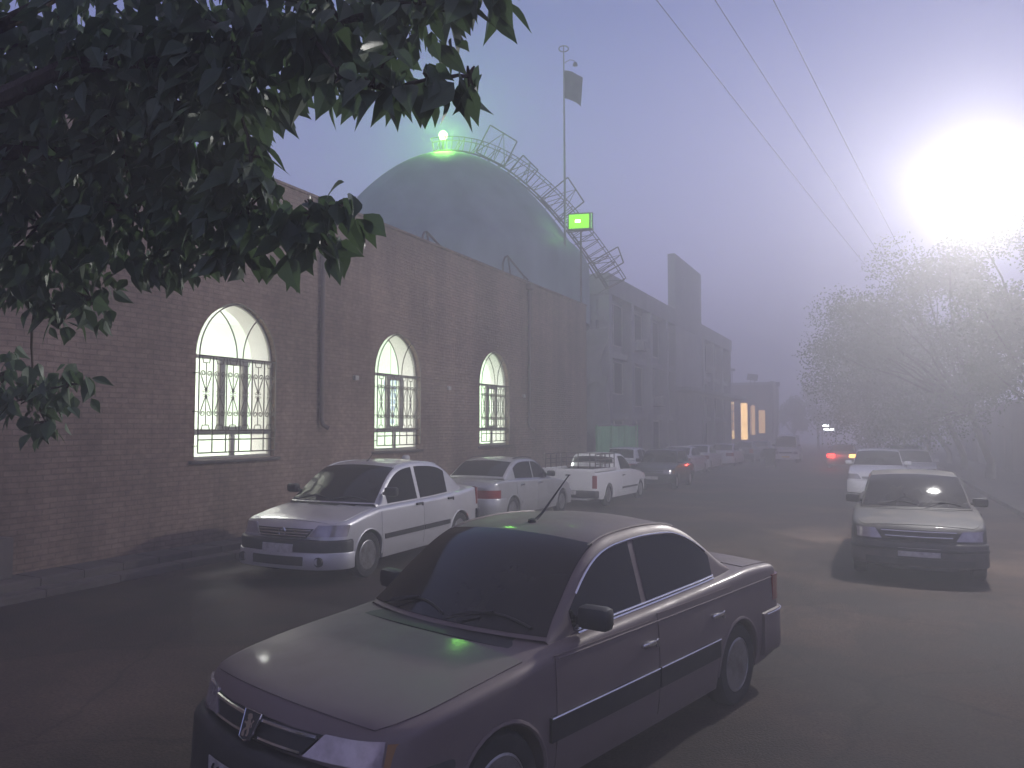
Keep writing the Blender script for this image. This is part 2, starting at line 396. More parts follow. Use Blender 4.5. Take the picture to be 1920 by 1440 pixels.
    def panel(s, mb, fn, nu, nv, off, deform, skirt=0.012, mi=0):
        """slightly proud panel following the shell"""
        def q(u, v): return deform(fn(min(1, max(0, u)), min(1, max(0, v))))
        e = 0.004; c = Vector((s.L * 0.5, 0, 0.55)); O = []; I = []
        for i in range(nu + 1):
            ro = []; ri = []
            for j in range(nv + 1):
                u, v = i / nu, j / nv; p = q(u, v)
                du = q(u + e, v) - q(u - e, v); dv = q(u, v + e) - q(u, v - e); n = du.cross(dv)
                if n.length < 1e-12: n = p - c
                n.normalize()
                if n.dot(p - c) < 0: n = -n
                ro.append(p + n * off); ri.append(p - n * skirt)
            O.append(ro); I.append(ri)
        mb.grid(O, mi)
        ring = [(i, 0) for i in range(nu)] + [(nu, j) for j in range(nv)] + [(i, nv) for i in range(nu, 0, -1)] + [(0, j) for j in range(nv, 0, -1)]
        vs = [O[i][j] for i, j in ring] + [I[i][j] for i, j in ring]; n = len(ring)
        mb.add(vs, [(k, (k + 1) % n, n + (k + 1) % n, n + k) for k in range(n)], mi)
    def outline(s, t, off, rear=False):
        rc = s.rcr if rear else s.rcf; a = s.half(s.L / 2) * 0.978 - rc - (0 if rear else s.ntap); sg = 1 if t >= 0 else -1; u = abs(t)
        if u <= a: x, y = -off, u
        elif u <= a + rc * pi / 2:
            th = (u - a) / rc; x, y = rc - (rc + off) * cos(th), a + (rc + off) * sin(th)
        else: x, y = rc + (u - a - rc * pi / 2), a + rc + off
        return (s.L - x if rear else x), sg * y
    def face(s, mb, t0, t1, z0, z1, off=0.004, rear=False, nu=12, nv=3, skirt=0.02, mi=0, sk0=0.0, sk1=0.0):
        """patch on the nose or tail; t runs sideways round the outline, sk skews the ends"""
        def fn(u, v):
            t = lerp(lerp(t0, t0 + sk0, v), lerp(t1, t1 + sk1, v), u); z = lerp(z0, z1, v)
            x, y = s.outline(t, 0, rear); return (x, y, z)
        s.panel(mb, fn, nu, nv, off, s.D, skirt, mi)
    def band(s, mb, T, z0, z1, d, rear=False, n=40, r=0.03, mi=0):
        """bumper swept round the outline"""
        prof = [(-0.03, z0), (d - r, z0), (d - r * 0.3, z0 + r * 0.3), (d, z0 + r), (d, z1 - r), (d - r * 0.3, z1 - r * 0.3), (d - r, z1), (-0.03, z1)]
        P = []
        for i in range(n + 1):
            t = lerp(-T, T, i / n); row = []
            for o, z in prof:
                x, y = s.outline(t, o, rear); row.append(s.D((x, y, z)))
            P.append(row)
        mb.grid(P, mi); m = len(prof)
        mb.add(P[0], [tuple(range(m))], mi); mb.add(P[-1], [tuple(range(m))[::-1]], mi)

def interp_lin(pts, x):
    if x <= pts[0][0]: return pts[0][1] + (x - pts[0][0]) * (pts[1][1] - pts[0][1]) / (pts[1][0] - pts[0][0])
    if x >= pts[-1][0]: return pts[-1][1] + (x - pts[-1][0]) * (pts[-1][1] - pts[-2][1]) / (pts[-1][0] - pts[-2][0])
    return interp(pts, x) if len(pts) > 4 else lin(pts, x)

def make_wheel(name_parent, c, sg, R, style='alloy', lod=2):
    """tyre with its rim; sg is the outward side"""
    T = Matrix.Translation(c) @ Matrix.Rotation(-sg * pi / 2, 4, 'X')
    w = R * 0.60; h = w / 2; n = 36 if lod else 18
    mb = MB(); ri = R * 0.66
    mb.lathe([(ri, -h * .9), (R * .80, -h), (R * .94, -h * .93), (R, -h * .62), (R, h * .62), (R * .94, h * .93), (R * .80, h), (ri, h * .9), (ri * .98, h * .6), (ri * .98, -h * .6), (ri, -h * .9)], n, T)
    t = mb.build('wheel', M['rubber'], name_parent, 40)
    rb = MB()
    rb.lathe([(ri, h * .86), (ri * .93, h * .92), (ri * .88, h * .60), (ri * .85, h * .1), (0, h * .05)], n, T, 0)
    if style == 'steel':
        rb.lathe([(ri * .86, h * .5), (ri * .7, h * .62), (ri * .45, h * .55), (ri * .2, h * .72), (0, h * .74)], n, T, 0)
    else:
        k = 6 if style == 'alloy' else 8
        for i in range(k):
            a = 2 * pi * i / k; Rm = T @ Matrix.Rotation(a, 4, 'Z'); wd = ri * (0.17 if style == 'alloy' else 0.12)
            poly = [(ri * .12, -wd * .9), (ri * .90, -wd * .55), (ri * .90, wd * .55), (ri * .12, wd * .9)]
            rb.prism(poly, h * .35, h * .78, Rm, 0)
        rb.lathe([(ri * .26, h * .3), (ri * .26, h * .82), (ri * .16, h * .88), (0, h * .88)], 16, T, 0)
    rb.build('rim', M['rim'], t, 35)
    return t

def build_car(name, c, paint_m, lod=2, wheel='steel', bumper_m=None, front=None, rear=None, mirrors=None, moulding=None, handles=None, side_chrome=False, quarter=False, pillar_black=False, lens_m=None, rearwin=True):
    root = empty(name); c.lod = lod
    bumper_m = bumper_m or M['blackplastic']
    b = MB(); c.shell(b); c.cabin(b)
    for sg in (-1, 1):   # roof gutters
        if lod >= 2: b.tube([c.DC((x, sg * (c.ycab(x, c.zr(x)) - c.rr * 0.75), c.ztop(x, c.ycab(x, c.zr(x)) - c.rr) + 0.001)) for x in [lerp(c.x1 - 0.05, c.x2, i / 12) for i in range(13)]], 0.009, 6)
    body = b.build('body', paint_m, root, 38, recalc=True)
    # glass
    g = MB(); m = 0.05
    def ws(u, v):
        x = lerp(c.x0 + 0.025, c.x1 - 0.02, v); zr = c.zr(x); rr = min(c.rr, max(.002, (zr - c.zbelt(x)) * .5))
        yt = (c.ycab(x, zr) - rr * 0.45 - 0.004); y = (u * 2 - 1) * yt; return (x, y, c.ztop(x, y))
    c.panel(g, ws, 20 if lod else 10, 12 if lod else 6, 0.004, c.DC); wsc = g.build('windscreen', M['carglass'], root, 35)
    if rearwin:
        g = MB()
        def rw(u, v):
            x = lerp(c.x3 - 0.07, c.x2 + 0.05, v); zr = c.zr(x); rr = min(c.rr, max(.002, (zr - c.zbelt(x)) * .5))
            yt = c.ycab(x, zr) - rr * 0.6 - 0.03; y = (u * 2 - 1) * yt; return (x, y, c.ztop(x, y))
        c.panel(g, rw, 16 if lod else 8, 10 if lod else 5, 0.004, c.DC); g.build('rear_window', M['carglass'], root, 35)
    for sg in (-1, 1):
        for (xa, xb) in c.side_windows:
            g = MB()
            def sw(u, v, xa=xa, xb=xb, sg=sg):
                x = lerp(xa, xb, u); z0 = c.zbelt(x) + 0.025; z1 = c.zr(x) - c.rr - 0.012
                z1 = max(z0 + 0.006, z1); z = lerp(z0, z1, v); return (x, sg * c.ycab(x, z), z)
            c.panel(g, sw, 24 if lod else 12, 6 if lod else 3, 0.003, c.DC); g.build('side_window', M['carglass'], root, 35)
        if lod >= 1 and pillar_black:
            for k in range(len(c.side_windows) - 1):
                xa, xb = c.side_windows[k][1] + .004, c.side_windows[k + 1][0] - .004; g = MB()
                def sw(u, v): 
                    x = lerp(xa, xb, u); z0 = c.zbelt(x) + 0.025; z1 = c.zr(x) - c.rr - 0.012; z = lerp(z0, z1, v); return (x, sg * c.ycab(x, z), z)
                c.panel(g, sw, 2, 6, 0.002, c.DC); g.build('door_pillar', M['blackplastic'], root, 35)
    # bonnet and boot lid
    if lod >= 2:
        g = MB(); xa, xb = c.bonnet
        def bn(u, v):
            x = lerp(xa, xb, u); y = (v * 2 - 1) * (c.side(x, c.zs(x) - c.sr) - c.sr - 0.015) * lerp(0.96, 1, sstep(0, .3, u)); ys = c.side(x, c.zs(x) - c.sr) - c.sr
            return (x, y, c.zs(x) + c.crown * (1 - (y / ys)**2))
        c.panel(g, bn, 30, 16, 0.005, c.D); g.build('bonnet', paint_m, root, 35)
    if lod >= 1 and c.boot:
        g = MB(); xa, xb = c.boot
        def bt(u, v):
            x = lerp(xa, xb, u); y = (v * 2 - 1) * (c.side(x, c.zs(x) - c.sr) - c.sr - 0.03); ys = c.side(x, c.zs(x) - c.sr) - c.sr
            return (x, y, c.zs(x) + c.crown * (1 - (y / ys)**2))
        c.panel(g, bt, 12, 12, 0.005, c.D); g.build('boot_lid', paint_m, root, 35)
    # doors
    if lod >= 1:
        for sg in (-1, 1):
            for di, (xa, xb) in enumerate(c.doors):
                g = MB()
                def dr(u, v, xa=xa, xb=xb, sg=sg):
                    z = lerp(c.zb + 0.07, c.zbelt((xa + xb) / 2) - c.sr + 0.012, v); x1 = xb; x0 = xa
                    for w in c.wheels:
                        if z < c.zc + c.R + 0.04 and w > xa + 0.3: x1 = min(x1, w - sqrt(max(0, (c.R + 0.05)**2 - (z - c.zc)**2)))
                    x = lerp(x0, x1, u); return (x, sg * c.side(x, z), z)
                c.panel(g, dr, 14, 10, 0.0055, c.D); d = g.build('door', paint_m, root, 35)
                if handles:
                    g = MB(); xh = (xb if xb < c.wheels[1] - c.R or c.L < 4 else xb - 0.10) - 0.13 - (0.06 if di else 0); zh = handles[0]; y = c.side(xh, zh)
                    g.rbox((xh, sg * (y + 0.014), zh), (0.15, 0.035, 0.032), 0.010); g.rbox((xh + .105, sg * (y + 0.010), zh - .012), (0.022, 0.024, 0.055), 0.006)
                    g.build('door_handle', handles[1], d, 35)
    if moulding:
        z0, z1, mm, chrome = moulding
        for sg in (-1, 1):
            g = MB(); gc = MB()
            for (xa, xb) in c.mould:
                def mo(u, v): x = lerp(xa, xb, u); z = lerp(z0, z1, v); return (x, sg * c.side(x, z), z)
                c.panel(g, mo, 16, 3, 0.018, c.D, 0.002)
                if chrome: gc.tube([c.D((lerp(xa, xb, i / 12), sg * (c.side(lerp(xa, xb, i / 12), z1) + 0.017), z1 - 0.004)) for i in range(13)], 0.0065, 6)
            mo_ = g.build('side_moulding', mm, root, 35)
            if chrome: gc.build('chrome_strip', M['chrome'], mo_, 40)
    if side_chrome:
        for sg in (-1, 1):
            g = MB(); xa, xb = c.side_windows[0][0], c.side_windows[-1][1]
            for dz, r in ((0.012, 0.010), (0.032, 0.007)):
                g.tube([c.DC((x, sg * (c.ycab(x, c.zbelt(x) + dz) + 0.008), c.zbelt(x) + dz)) for x in [lerp(xa + .02, xb, i / 16) for i in range(17)]], r, 6)
            g.build('window_trim', M['chrome'], root, 40)
            g = MB(); xs = [lerp(xa + 0.10, xb - 0.04, i / 24) for i in range(25)]
            g.tube([c.DC((x, sg * (c.ycab(x, c.zr(x) - c.rr) + 0.006), c.zr(x) - c.rr)) for x in xs], 0.007, 6); g.build('window_trim', M['chrome'], root, 40)
    # bumpers
    (bz0, bz1, bd, bT) = c.fbump; g = MB(); c.band(g, bT, bz0, bz1, bd); fb = g.build('front_bumper', bumper_m, root, 40)
    (bz0, bz1, bd, bT) = c.rbump; g = MB(); c.band(g, bT, bz0, bz1, bd, True); rb = g.build('rear_bumper', bumper_m, root, 40)
    # lamps, grille
    lens_m = lens_m or M['lens']
    for sg in (-1, 1):
        h = c.head; g = MB(); c.face(g, sg * h[0], sg * h[1], h[2], h[3], 0.006, sk0=sg * h[4], nu=14, nv=5, sk1=sg * h[5]); hl = g.build('headlight', lens_m, root, 35)
        if lod >= 1 and c.indic:
            h = c.indic; g = MB(); c.face(g, sg * h[0], sg * h[1], h[2], h[3], 0.006, sk0=sg * h[4], nu=6, nv=4, sk1=sg * h[5]); g.build('indicator', M['amber'], root, 35)
        h = c.tail; g = MB(); c.face(g, sg * h[0], sg * h[1], h[2], h[3], 0.006, True, nu=10, nv=4); g.build('tail_light', M['redlens'], root, 35)
    if c.grille:
        t, z0, z1, nb, dx = c.grille; g = MB(); c.face(g, -t, t, z0, z1, 0.003, nu=16, nv=3, sk0=-dx, sk1=dx); gr = g.build('grille', M['blackplastic'], root, 35)
        g = MB()
        for k in range(nb):
            z = lerp(z0, z1, (k + .5) / nb) if nb > 2 else lerp(z0, z1, (0.12, 0.88)[k]); tt = lerp(t, t + dx, (z - z0) / (z1 - z0)) * 0.985
            g.tube([c.D((*c.outline(lerp(-tt, tt, i / 14), 0.010), z)) for i in range(15)], 0.010, 6)
        g.build('grille_bar', c.bar_m if hasattr(c, 'bar_m') else M['chrome'], gr, 40)
    # plates
    if lod >= 1:
        for rear_, zc_, host in ((False, c.plate_f, fb), (True, c.plate_r, rb if c.plate_r < 0.62 else root)):
            g = MB(); off = (c.fbump[2] if not rear_ else (c.rbump[2] if c.plate_r < 0.62 else 0)) + 0.008
            def pl(u, v): x, y = c.outline(lerp(-.25, .25, u), off, rear_); return (x, y, lerp(zc_ - .055, zc_ + .055, v))
            c.panel(g, pl, 8, 2, 0.0, c.D, 0.006); p = g.build('number_plate', M['plate'], host, 35)
    # mirrors, wipers
    if mirrors:
        xm, zm, mm = mirrors
        for sg in (-1, 1):
            g = MB(); y = c.W - c.inset + 0.11; g.rbox((xm, sg * y, zm), (0.11, 0.20, 0.13), 0.035, Matrix.Rotation(-sg * 0.12, 3, 'Z'))
            g.tube([(xm, sg * (c.W - c.inset - 0.03), zm - .03), (xm, sg * (y - .08), zm - .02)], 0.022, 8)
            mi = g.build('wing_mirror', mm, root, 35)
    if lod >= 2:
        g = MB()
        for (ya, yb) in ((-0.10, -0.62), (0.50, -0.02)):
            pts = []
            for i in range(9):
                y = lerp(ya, yb, i / 8); x = c.x0 + 0.05 + 0.05 * sin(pi * i / 8); pts.append(c.DC((x, y, c.ztop(x, y) + 0.016)))
            g.tube(pts, 0.008, 5)
            p = pts[0]; g.tube([p + Vector((-.05, 0, -.01)), pts[4] + Vector((-.004, 0, .012))], 0.007, 5)
        g.build('wiper', M['blackplastic'], wsc, 40)
        g = MB()
        def cw(u, v):
            x = lerp(c.x0 - 0.10, c.x0 + 0.05, v); y = (u * 2 - 1) * (c.W - 0.16); ys = c.side(x, c.zs(x) - c.sr) - c.sr
            return (x + 0.10 * (y / .7)**2, y, (c.zs(x) + c.crown * (1 - (y / ys)**2)) + 0.004)
        c.panel(g, cw, 14, 3, 0.003, c.D, 0.004); g.build('cowl_panel', M['blackplastic'], root, 35)
    for xw in c.wheels:
        for sg in (-1, 1): make_wheel(root, (xw, sg * (c.W - 0.02 - c.rw * 0.30), c.rw), sg, c.rw, wheel, lod)
    return root, c, dict(body=body, wsc=wsc, fb=fb, rb=rb)

def park(root, x, y, yaw_deg, label, cat='car', group=None, z=None):
    """x, y is the front bumper centre; yaw is where the car's tail points, degrees right of up-street"""
    root.location = (x, y, gz(y) if z is None else z); root.rotation_euler = (0, 0, pi / 2 - radians(yaw_deg))
    if abs(yaw_deg) < 90: root.rotation_euler[1] = 0.0125 if y > 8 else 0.0
    else: root.rotation_euler[1] = -0.0125
    return tag(root, label, cat, group)

def spec_old_saloon(**k):
    d = dict(ntap=.05, L=4.41, W=0.847, zb=0.20, rcf=0.20, bowf=0.19, rcr=0.14, slope=0.28, wheels=(0.86, 3.53), R=0.345, zc=0.29, rw=0.295,
             top=[(0, .715), (.04, .755), (.12, .785), (.6, .845), (1.2, .905), (1.45, .930), (2.4, .955), (3.5, .985), (3.75, .992), (4.2, .975), (4.33, .955), (4.41, .88)],
             roof=[(1.16, .880), (1.91, 1.34), (2.12, 1.378), (2.5, 1.395), (2.82, 1.384), (3.03, 1.34), (3.74, .975)], x0=1.20, x1=1.94, x2=3.00, x3=3.76, rnd=0.06,
             side_windows=[(1.46, 2.28), (2.35, 3.38)], bonnet=(0.08, 1.09), boot=(3.82, 4.32), doors=[(1.28, 2.32), (2.335, 3.42)],
             mould=[(0.40 + .82, 2.31), (2.33, 3.17)], fbump=(0.22, 0.585, 0.055, 1.20), rbump=(0.24, 0.60, 0.045, 1.22),
             head=(0.36, 0.74, .610, .715, 0.10, 0.0), indic=(0.75, .96, .610, .705, 0, 0), tail=(0.40, 0.98, .66, .86), grille=(0.345, .612, .708, 2, 0.095), plate_f=0.43, plate_r=0.76)
    d.update(k); return Car(**d)
def spec_rounded_saloon(**k):
    d = dict(L=4.25, W=0.87, zb=0.21, rcf=0.26, bowf=0.14, rcr=0.20, slope=0.34, wheels=(0.80, 3.43), R=0.355, zc=0.30, rw=0.305,
             top=[(0, .72), (.05, .775), (.14, .825), (.5, .885), (.9, .945), (1.1, .968), (2.4, .98), (3.6, 1.02), (3.95, 1.045), (4.13, 1.03), (4.25, .93)],
             roof=[(.90, .93), (1.76, 1.44), (2.0, 1.48), (2.35, 1.495), (2.75, 1.48), (3.05, 1.435), (3.78, 1.02)], x0=.94, x1=1.76, x2=3.06, x3=3.76, rnd=0.12,
             side_windows=[(1.26, 2.17), (2.27, 3.20)], bonnet=(0.10, .93), boot=(3.82, 4.14), doors=[(1.10, 2.22), (2.235, 3.36)],
             mould=[(1.17, 2.21), (2.24, 3.04)], fbump=(0.20, 0.575, 0.05, 1.06), rbump=(0.25, 0.62, 0.05, 1.0), crown=0.05, sr=0.07,
             head=(0.42, 0.96, .615, .76, 0.10, 0.05), indic=None, tail=(0.58, 0.98, .70, .98), grille=(0.37, .60, .71, 3, 0.09), plate_f=0.47, plate_r=0.78)
    d.update(k); return Car(**d)
def spec_hatch(**k):
    d = dict(L=3.56, W=0.80, zb=0.20, rcf=0.18, rcr=0.16, bowf=0.08, slope=0.2, wheels=(0.66, 2.96), R=0.32, zc=0.28, rw=0.275,
             top=[(0, .72), (.06, .78), (.3, .84), (.9, .93), (1.1, .95), (2.4, .96), (3.3, .95), (3.45, .93), (3.56, .86)],
             roof=[(.86, .90), (1.52, 1.37), (1.8, 1.41), (2.2, 1.42), (2.7, 1.41), (2.98, 1.375), (3.44, .92)], x0=.90, x1=1.52, x2=2.98, x3=3.42, rnd=0.08,
             side_windows=[(1.18, 1.94), (2.01, 2.72)], bonnet=(0.10, .88), boot=None, doors=[(1.02, 1.96), (1.98, 2.78)],
             mould=[(.98, 1.95), (1.98, 2.62)], fbump=(0.22, 0.54, 0.05, .95), rbump=(0.24, 0.56, 0.05, .95),
             head=(0.42, 0.72, .58, .70, 0, 0), indic=(0.73, .86, .58, .70, 0, 0), tail=(0.55, 0.86, .62, .82), grille=(0.40, .60, .69, 2, 0.0), plate_f=0.42, plate_r=0.70)
    d.update(k); return Car(**d)
# ------------------------------------------------------------------ setting
def sheet(name, xs, ys, m, zf):
    mb = MB(); mb.grid([[(x, y, zf(x, y)) for x in xs] for y in ys], flip=True); o = mb.build(name, m); return tag(o, kind='structure')
YS = [-40, -10, 0, 6, 8, 10, 20, 40, 60, 80, 120, 200]
sheet('ground', [-120, -40, -11, 4.2, 40, 120], YS, M['ground'], lambda x, y: gz(y) - 0.02)
sheet('road', [-9.4, -6, -3, 0, 3.0], YS, M['asphalt'], lambda x, y: gz(y))
sheet('gutter', [-9.85, -9.4], YS, M['gutter'], lambda x, y: gz(y) - 0.012)
def slab(name, x0, x1, h, m, seg=1.0, y0=-8, y1=110):
    mb = MB(); n = int((y1 - y0) / seg)
    for i in range(n):
        a = y0 + i * seg; b = a + seg - 0.012; z0, z1 = gz(a) + h, gz(b) + h
        vs = [(x0, a, z0 - .4), (x1, a, z0 - .4), (x1, a, z0 - .012), (x0, a, z0 - .012), (x0 + .01, a + .01, z0), (x1 - .01, a + .01, z0),
              (x0, b, z1 - .4), (x1, b, z1 - .4), (x1, b, z1 - .012), (x0, b, z1 - .012), (x0 + .01, b - .01, z1), (x1 - .01, b - .01, z1)]
        mb.add(vs, [(0, 1, 2, 3), (6, 9, 8, 7), (4, 5, 11, 10), (3, 2, 5, 4), (9, 10, 11, 8), (1, 7, 8, 2), (2, 8, 11, 5), (0, 3, 9, 6), (3, 4, 10, 9)])
    return tag(mb.build(name, m), kind='structure')
slab('pavement', -10.42, -9.85, 0.10, M['pave'], 0.6)
slab('kerb', -9.40, -9.12, 0.09, M['pave'], 1.0)
slab('kerb_right', 3.0, 3.2, 0.12, M['pave'], 1.0, 6)
slab('pavement_right', 3.2, 6.0, 0.11, M['pave'], 1.5, 6)

# ------------------------------------------------------------------ brick prayer hall
WX = -10.4; HW = 0.94; SILL = 1.48; SPR = 3.25; ACC = 0.08; AR = HW + ACC
WINS = [10.23, 15.29, 20.33]
def arch(hw=HW, spr=SPR, c=ACC, n=14):
    """right foot, over the point, to the left foot"""
    R = hw + c; top = sqrt(R * R - c * c); a1 = atan2(top, c)
    r = [(-c + R * cos(a1 * i / n), spr + R * sin(a1 * i / n)) for i in range(n + 1)]
    return r + [(-y, z) for y, z in r[-2::-1]]
def opening(y0, hw=HW, spr=SPR, sill=SILL, c=ACC): return [(y0 - hw, sill), (y0 + hw, sill)] + [(y0 + y, z) for y, z in arch(hw, spr, c)]
def pierced(mb, x, rect, holes):
    bm = bmesh.new(); es = []
    for loop in [rect] + holes:
        vs = [bm.verts.new((x, p[0], p[1])) for p in loop]
        for i in range(len(vs)): es.append(bm.edges.new((vs[i], vs[(i + 1) % len(vs)])))
    bmesh.ops.triangle_fill(bm, use_beauty=True, use_dissolve=False, edges=es)
    bm.verts.index_update(); mb.add([v.co.copy() for v in bm.verts], [[v.index for v in f.verts] for f in bm.faces]); bm.free()
def reveal(mb, loop, xa, xb):
    n = len(loop); mb.add([(xa, *p) for p in loop] + [(xb, *p) for p in loop], [(i, (i + 1) % n, n + (i + 1) % n, n + i) for i in range(n)])
hall = empty('prayer_hall', (WX, 10, 0))
tag(hall, 'long brown brick hall with lit pointed windows and a grey dome', 'building')
def hpart(mb, name, m, smooth=None, parent=None):
    o = mb.build(name, m, None, smooth); o.parent = parent or hall; o.matrix_parent_inverse = Matrix.Translation(-Vector(hall.location)) if (parent is None) else Matrix.Identity(4); return o
Y0, Y1, ZT = -3.0, 28.2, 6.72
mb = MB(); holes = [opening(y) for y in WINS]
pierced(mb, WX, [(Y0, -1), (Y1, -1), (Y1, ZT), (Y0, ZT)], holes)
for h in holes: reveal(mb, h, WX, WX - 0.165)
mb.add([(WX, Y1, -1), (-13.2, Y1, -1), (-13.2, Y1, ZT), (WX, Y1, ZT)], [(0, 1, 2, 3)])
mb.add([(WX, Y0, -1), (-23.5, Y0, -1), (-23.5, Y0, ZT), (WX, Y0, ZT)], [(3, 2, 1, 0)])
mb.add([(WX, Y0, ZT), (WX - .3, Y0, ZT), (WX - .3, Y1, ZT), (WX, Y1, ZT)], [(0, 1, 2, 3)])
mb.add([(WX - .3, Y0, ZT), (WX - .3, Y1, ZT), (WX - .3, Y1, 6.3), (WX - .3, Y0, 6.3)], [(0, 1, 2, 3)])
hpart(mb, 'wall', M['brick'])
mb = MB(); y = Y0
while y < Y1 - .05:
    b = min(y + 0.6, Y1 + .03); mb.rbox((WX - .13, (y + b) / 2, ZT + 0.028), (0.36, b - y - .008, 0.052), 0.008); y = b
hpart(mb, 'coping', M['brick'], 35)
mb = MB(); mb.box((-17.1, 12.5, 6.32), (13.2, 31.0, 0.10)); mb.box((-18.3, 31.6, 6.32), (10.2, 6.7, 0.10)); hpart(mb, 'roof', M['roofing'])
mb = MB(); mb.box((-18.3, 31.6, 2.7), (10.2, 6.7, 7.1)); mb.box((-23.4, 12.5, 2.7), (0.2, 31, 7.1)); hpart(mb, 'rear_wall', M['brick'])
# white plastered room behind the windows
mb = MB(); XI = WX - 0.18; X2 = WX - 0.60; XB = -22.5; ya, yb, za, zb_ = 4.0, 27.6, 0.35, 5.9
ih = [opening(y, HW - .01, SPR, SILL + .01, ACC) for y in WINS]
pierced(mb, X2, [(ya, za), (yb, za), (yb, zb_), (ya, zb_)], ih)
for h in ih: reveal(mb, h, XI, X2)
mb.add([(X2, ya, za), (X2, yb, za), (X2, yb, zb_), (X2, ya, zb_), (XB, ya, za), (XB, yb, za), (XB, yb, zb_), (XB, ya, zb_)], [(4, 5, 6, 7), (0, 3, 7, 4), (1, 5, 6, 2), (3, 2, 6, 7), (0, 4, 5, 1)])
hpart(mb, 'interior', M['white'])
# dome
DC_, DR, DTOP, DK = Vector((-16.73, 28.3, 0)), 6.05, 13.73, 0.145
def dz(r): return DTOP - DK * r * r
mb = MB(); T = Matrix.Translation(DC_)
RC = 5.35; ZC = dz(RC); SL = 2 * DK * RC; ZB = ZC - 1.15
prof = [(RC * i / 36, dz(RC * i / 36)) for i in range(36, 0, -1)]
low = [(RC + (DR - RC) * (1 - (1 - t)**2), ZC - SL * (DR - RC) * t * .9 - (1.15 - SL * (DR - RC) * .9) * t * t) for t in [k / 10 for k in range(10, 0, -1)]]
mb.lathe([(DR + .01, 6.2), (DR + .005, ZB - .6)] + low + prof + [(.02, DTOP)], 72, T); dome = hpart(mb, 'dome', M['dome'], 35)
# windows
def spiral(cy, cz, r0, a0, turns, sg, n=16): return [(cy + r0 * (1 - .75 * i / n) * cos(a0 + sg * turns * 2 * pi * i / n), cz + r0 * (1 - .75 * i / n) * sin(a0 + sg * turns * 2 * pi * i / n)) for i in range(n + 1)]
def make_window(y0):
    xf = WX - 0.12
    f = MB()
    def bar(ya, yb, za, zb, d=0.06, x=xf): f.rbox((x, y0 + (ya + yb) / 2, (za + zb) / 2), (d, yb - ya, zb - za), 0.006)
    # jambs and arch
    for sg in (-1, 1): bar(sg * (HW - .03) - .03, sg * (HW - .03) + .03, SILL + .0, SPR, 0.058)
    ar = [(xf, y0 + y, z) for y, z in arch(HW - .025, SPR, ACC)]; f.tube(ar, 0.028, 6)
    bar(-HW, HW, SPR - .035, SPR + .03, 0.07); bar(-HW, HW, 1.90, 2.0, 0.066); bar(-HW, HW, SILL, SILL + .055, 0.066)
    bar(-.045, .045, SILL + .05, 1.91, 0.062)
    for sg in (-1, 1): bar(sg * .27 - .065, sg * .27 + .065, 1.99, SPR - .04, 0.074)
    bar(-.21, .21, SPR - .11, SPR - .04, 0.068); bar(-.21, .21, 2.0, 2.05, 0.068)
    w = hpart(f, 'window', M['frame'], 35)
    p = MB(); pl = [(y0 - HW + .02, SILL + .02), (y0 + HW - .02, SILL + .02)] + [(y0 + y, z) for y, z in arch(HW - .03, SPR, ACC)]
    p.add([(xf - .008, *q) for q in pl], [tuple(range(len(pl)))]); p.build('pane', M['pane'], w)
    s = MB(); s.rbox((WX + 0.01, y0, SILL - .035), (0.12, 2 * HW + .22, 0.06), 0.01); s.build('sill', M['pave'], w, 35)
    g = MB(); gx = WX + 0.045; r = 0.0125
    def tb(pts, rr=r, n=5): g.tube([(gx, y0 + y, z) for y, z in pts], rr, n)
    E = HW - .035; ya = [lerp(-E, E, k / 6) for k in range(7)]
    tb(arch(E, SPR, ACC)); tb([(-E, SPR), (E, SPR)], 0.014); tb([(-E - .04, 1.975), (E + .04, 1.975)], 0.012)
    tb([(-E, 1.82), (E, 1.82)]); tb([(-E, 1.60), (E, 1.60)])
    for y in ya: tb([(y, 1.60), (y, SPR)])
    # intersecting tracery
    Rt = E + ACC; dc = sqrt(max(0, Rt**2 - ((ACC - .08 - Rt) / 2 - ACC)**2)); 
    for sg in (-1, 1):
        c0 = -.07 - Rt; pts = []; a1 = atan2(dc, ((ACC + c0) / 2 - c0))
        for i in range(13): a = a1 * i / 12; pts.append((sg * (c0 + Rt * cos(a)), SPR + Rt * sin(a)))
        tb(pts)
    for k in range(6):
        c = (ya[k] + ya[k + 1]) / 2; h = (ya[1] - ya[0]) / 2; t = 0.0095
        tb([(c, 2.06), (c, 3.13)], 0.009)
        for sz in (-1, 1):
            zc = 2.61; e = 3.23 if sz > 0 else 1.99; q = 3.13 if sz > 0 else 2.07
            tb([(c - h * .6, e), (c - h * .42, q), (c + h * .42, q), (c + h * .6, e)], t)
            for sy in (-1, 1):
                sc = spiral(c + sy * .066, zc + sz * .335, .054, (-.2 if sy > 0 else pi + .2) if sz > 0 else (.2 if sy > 0 else pi - .2), 1.15, sy * sz)
                tb([(c, zc + sz * .03)] + sc, t)
                tb(spiral(c + sy * .040, zc + sz * .045, .034, pi / 2 * (1 - sy) , 1.0, -sy * sz, 10), 0.0065, 4)
    for sy in (-1, 1):
        for z in (1.72, 2.3, 2.95): g.tube([(gx, y0 + sy * E, z), (gx, y0 + sy * (HW + .05), z), (WX - .02, y0 + sy * (HW + .05), z)], 0.009, 5)
    g.build('grille', M['iron'], w, 40)
    return w
for y in WINS: make_window(y)
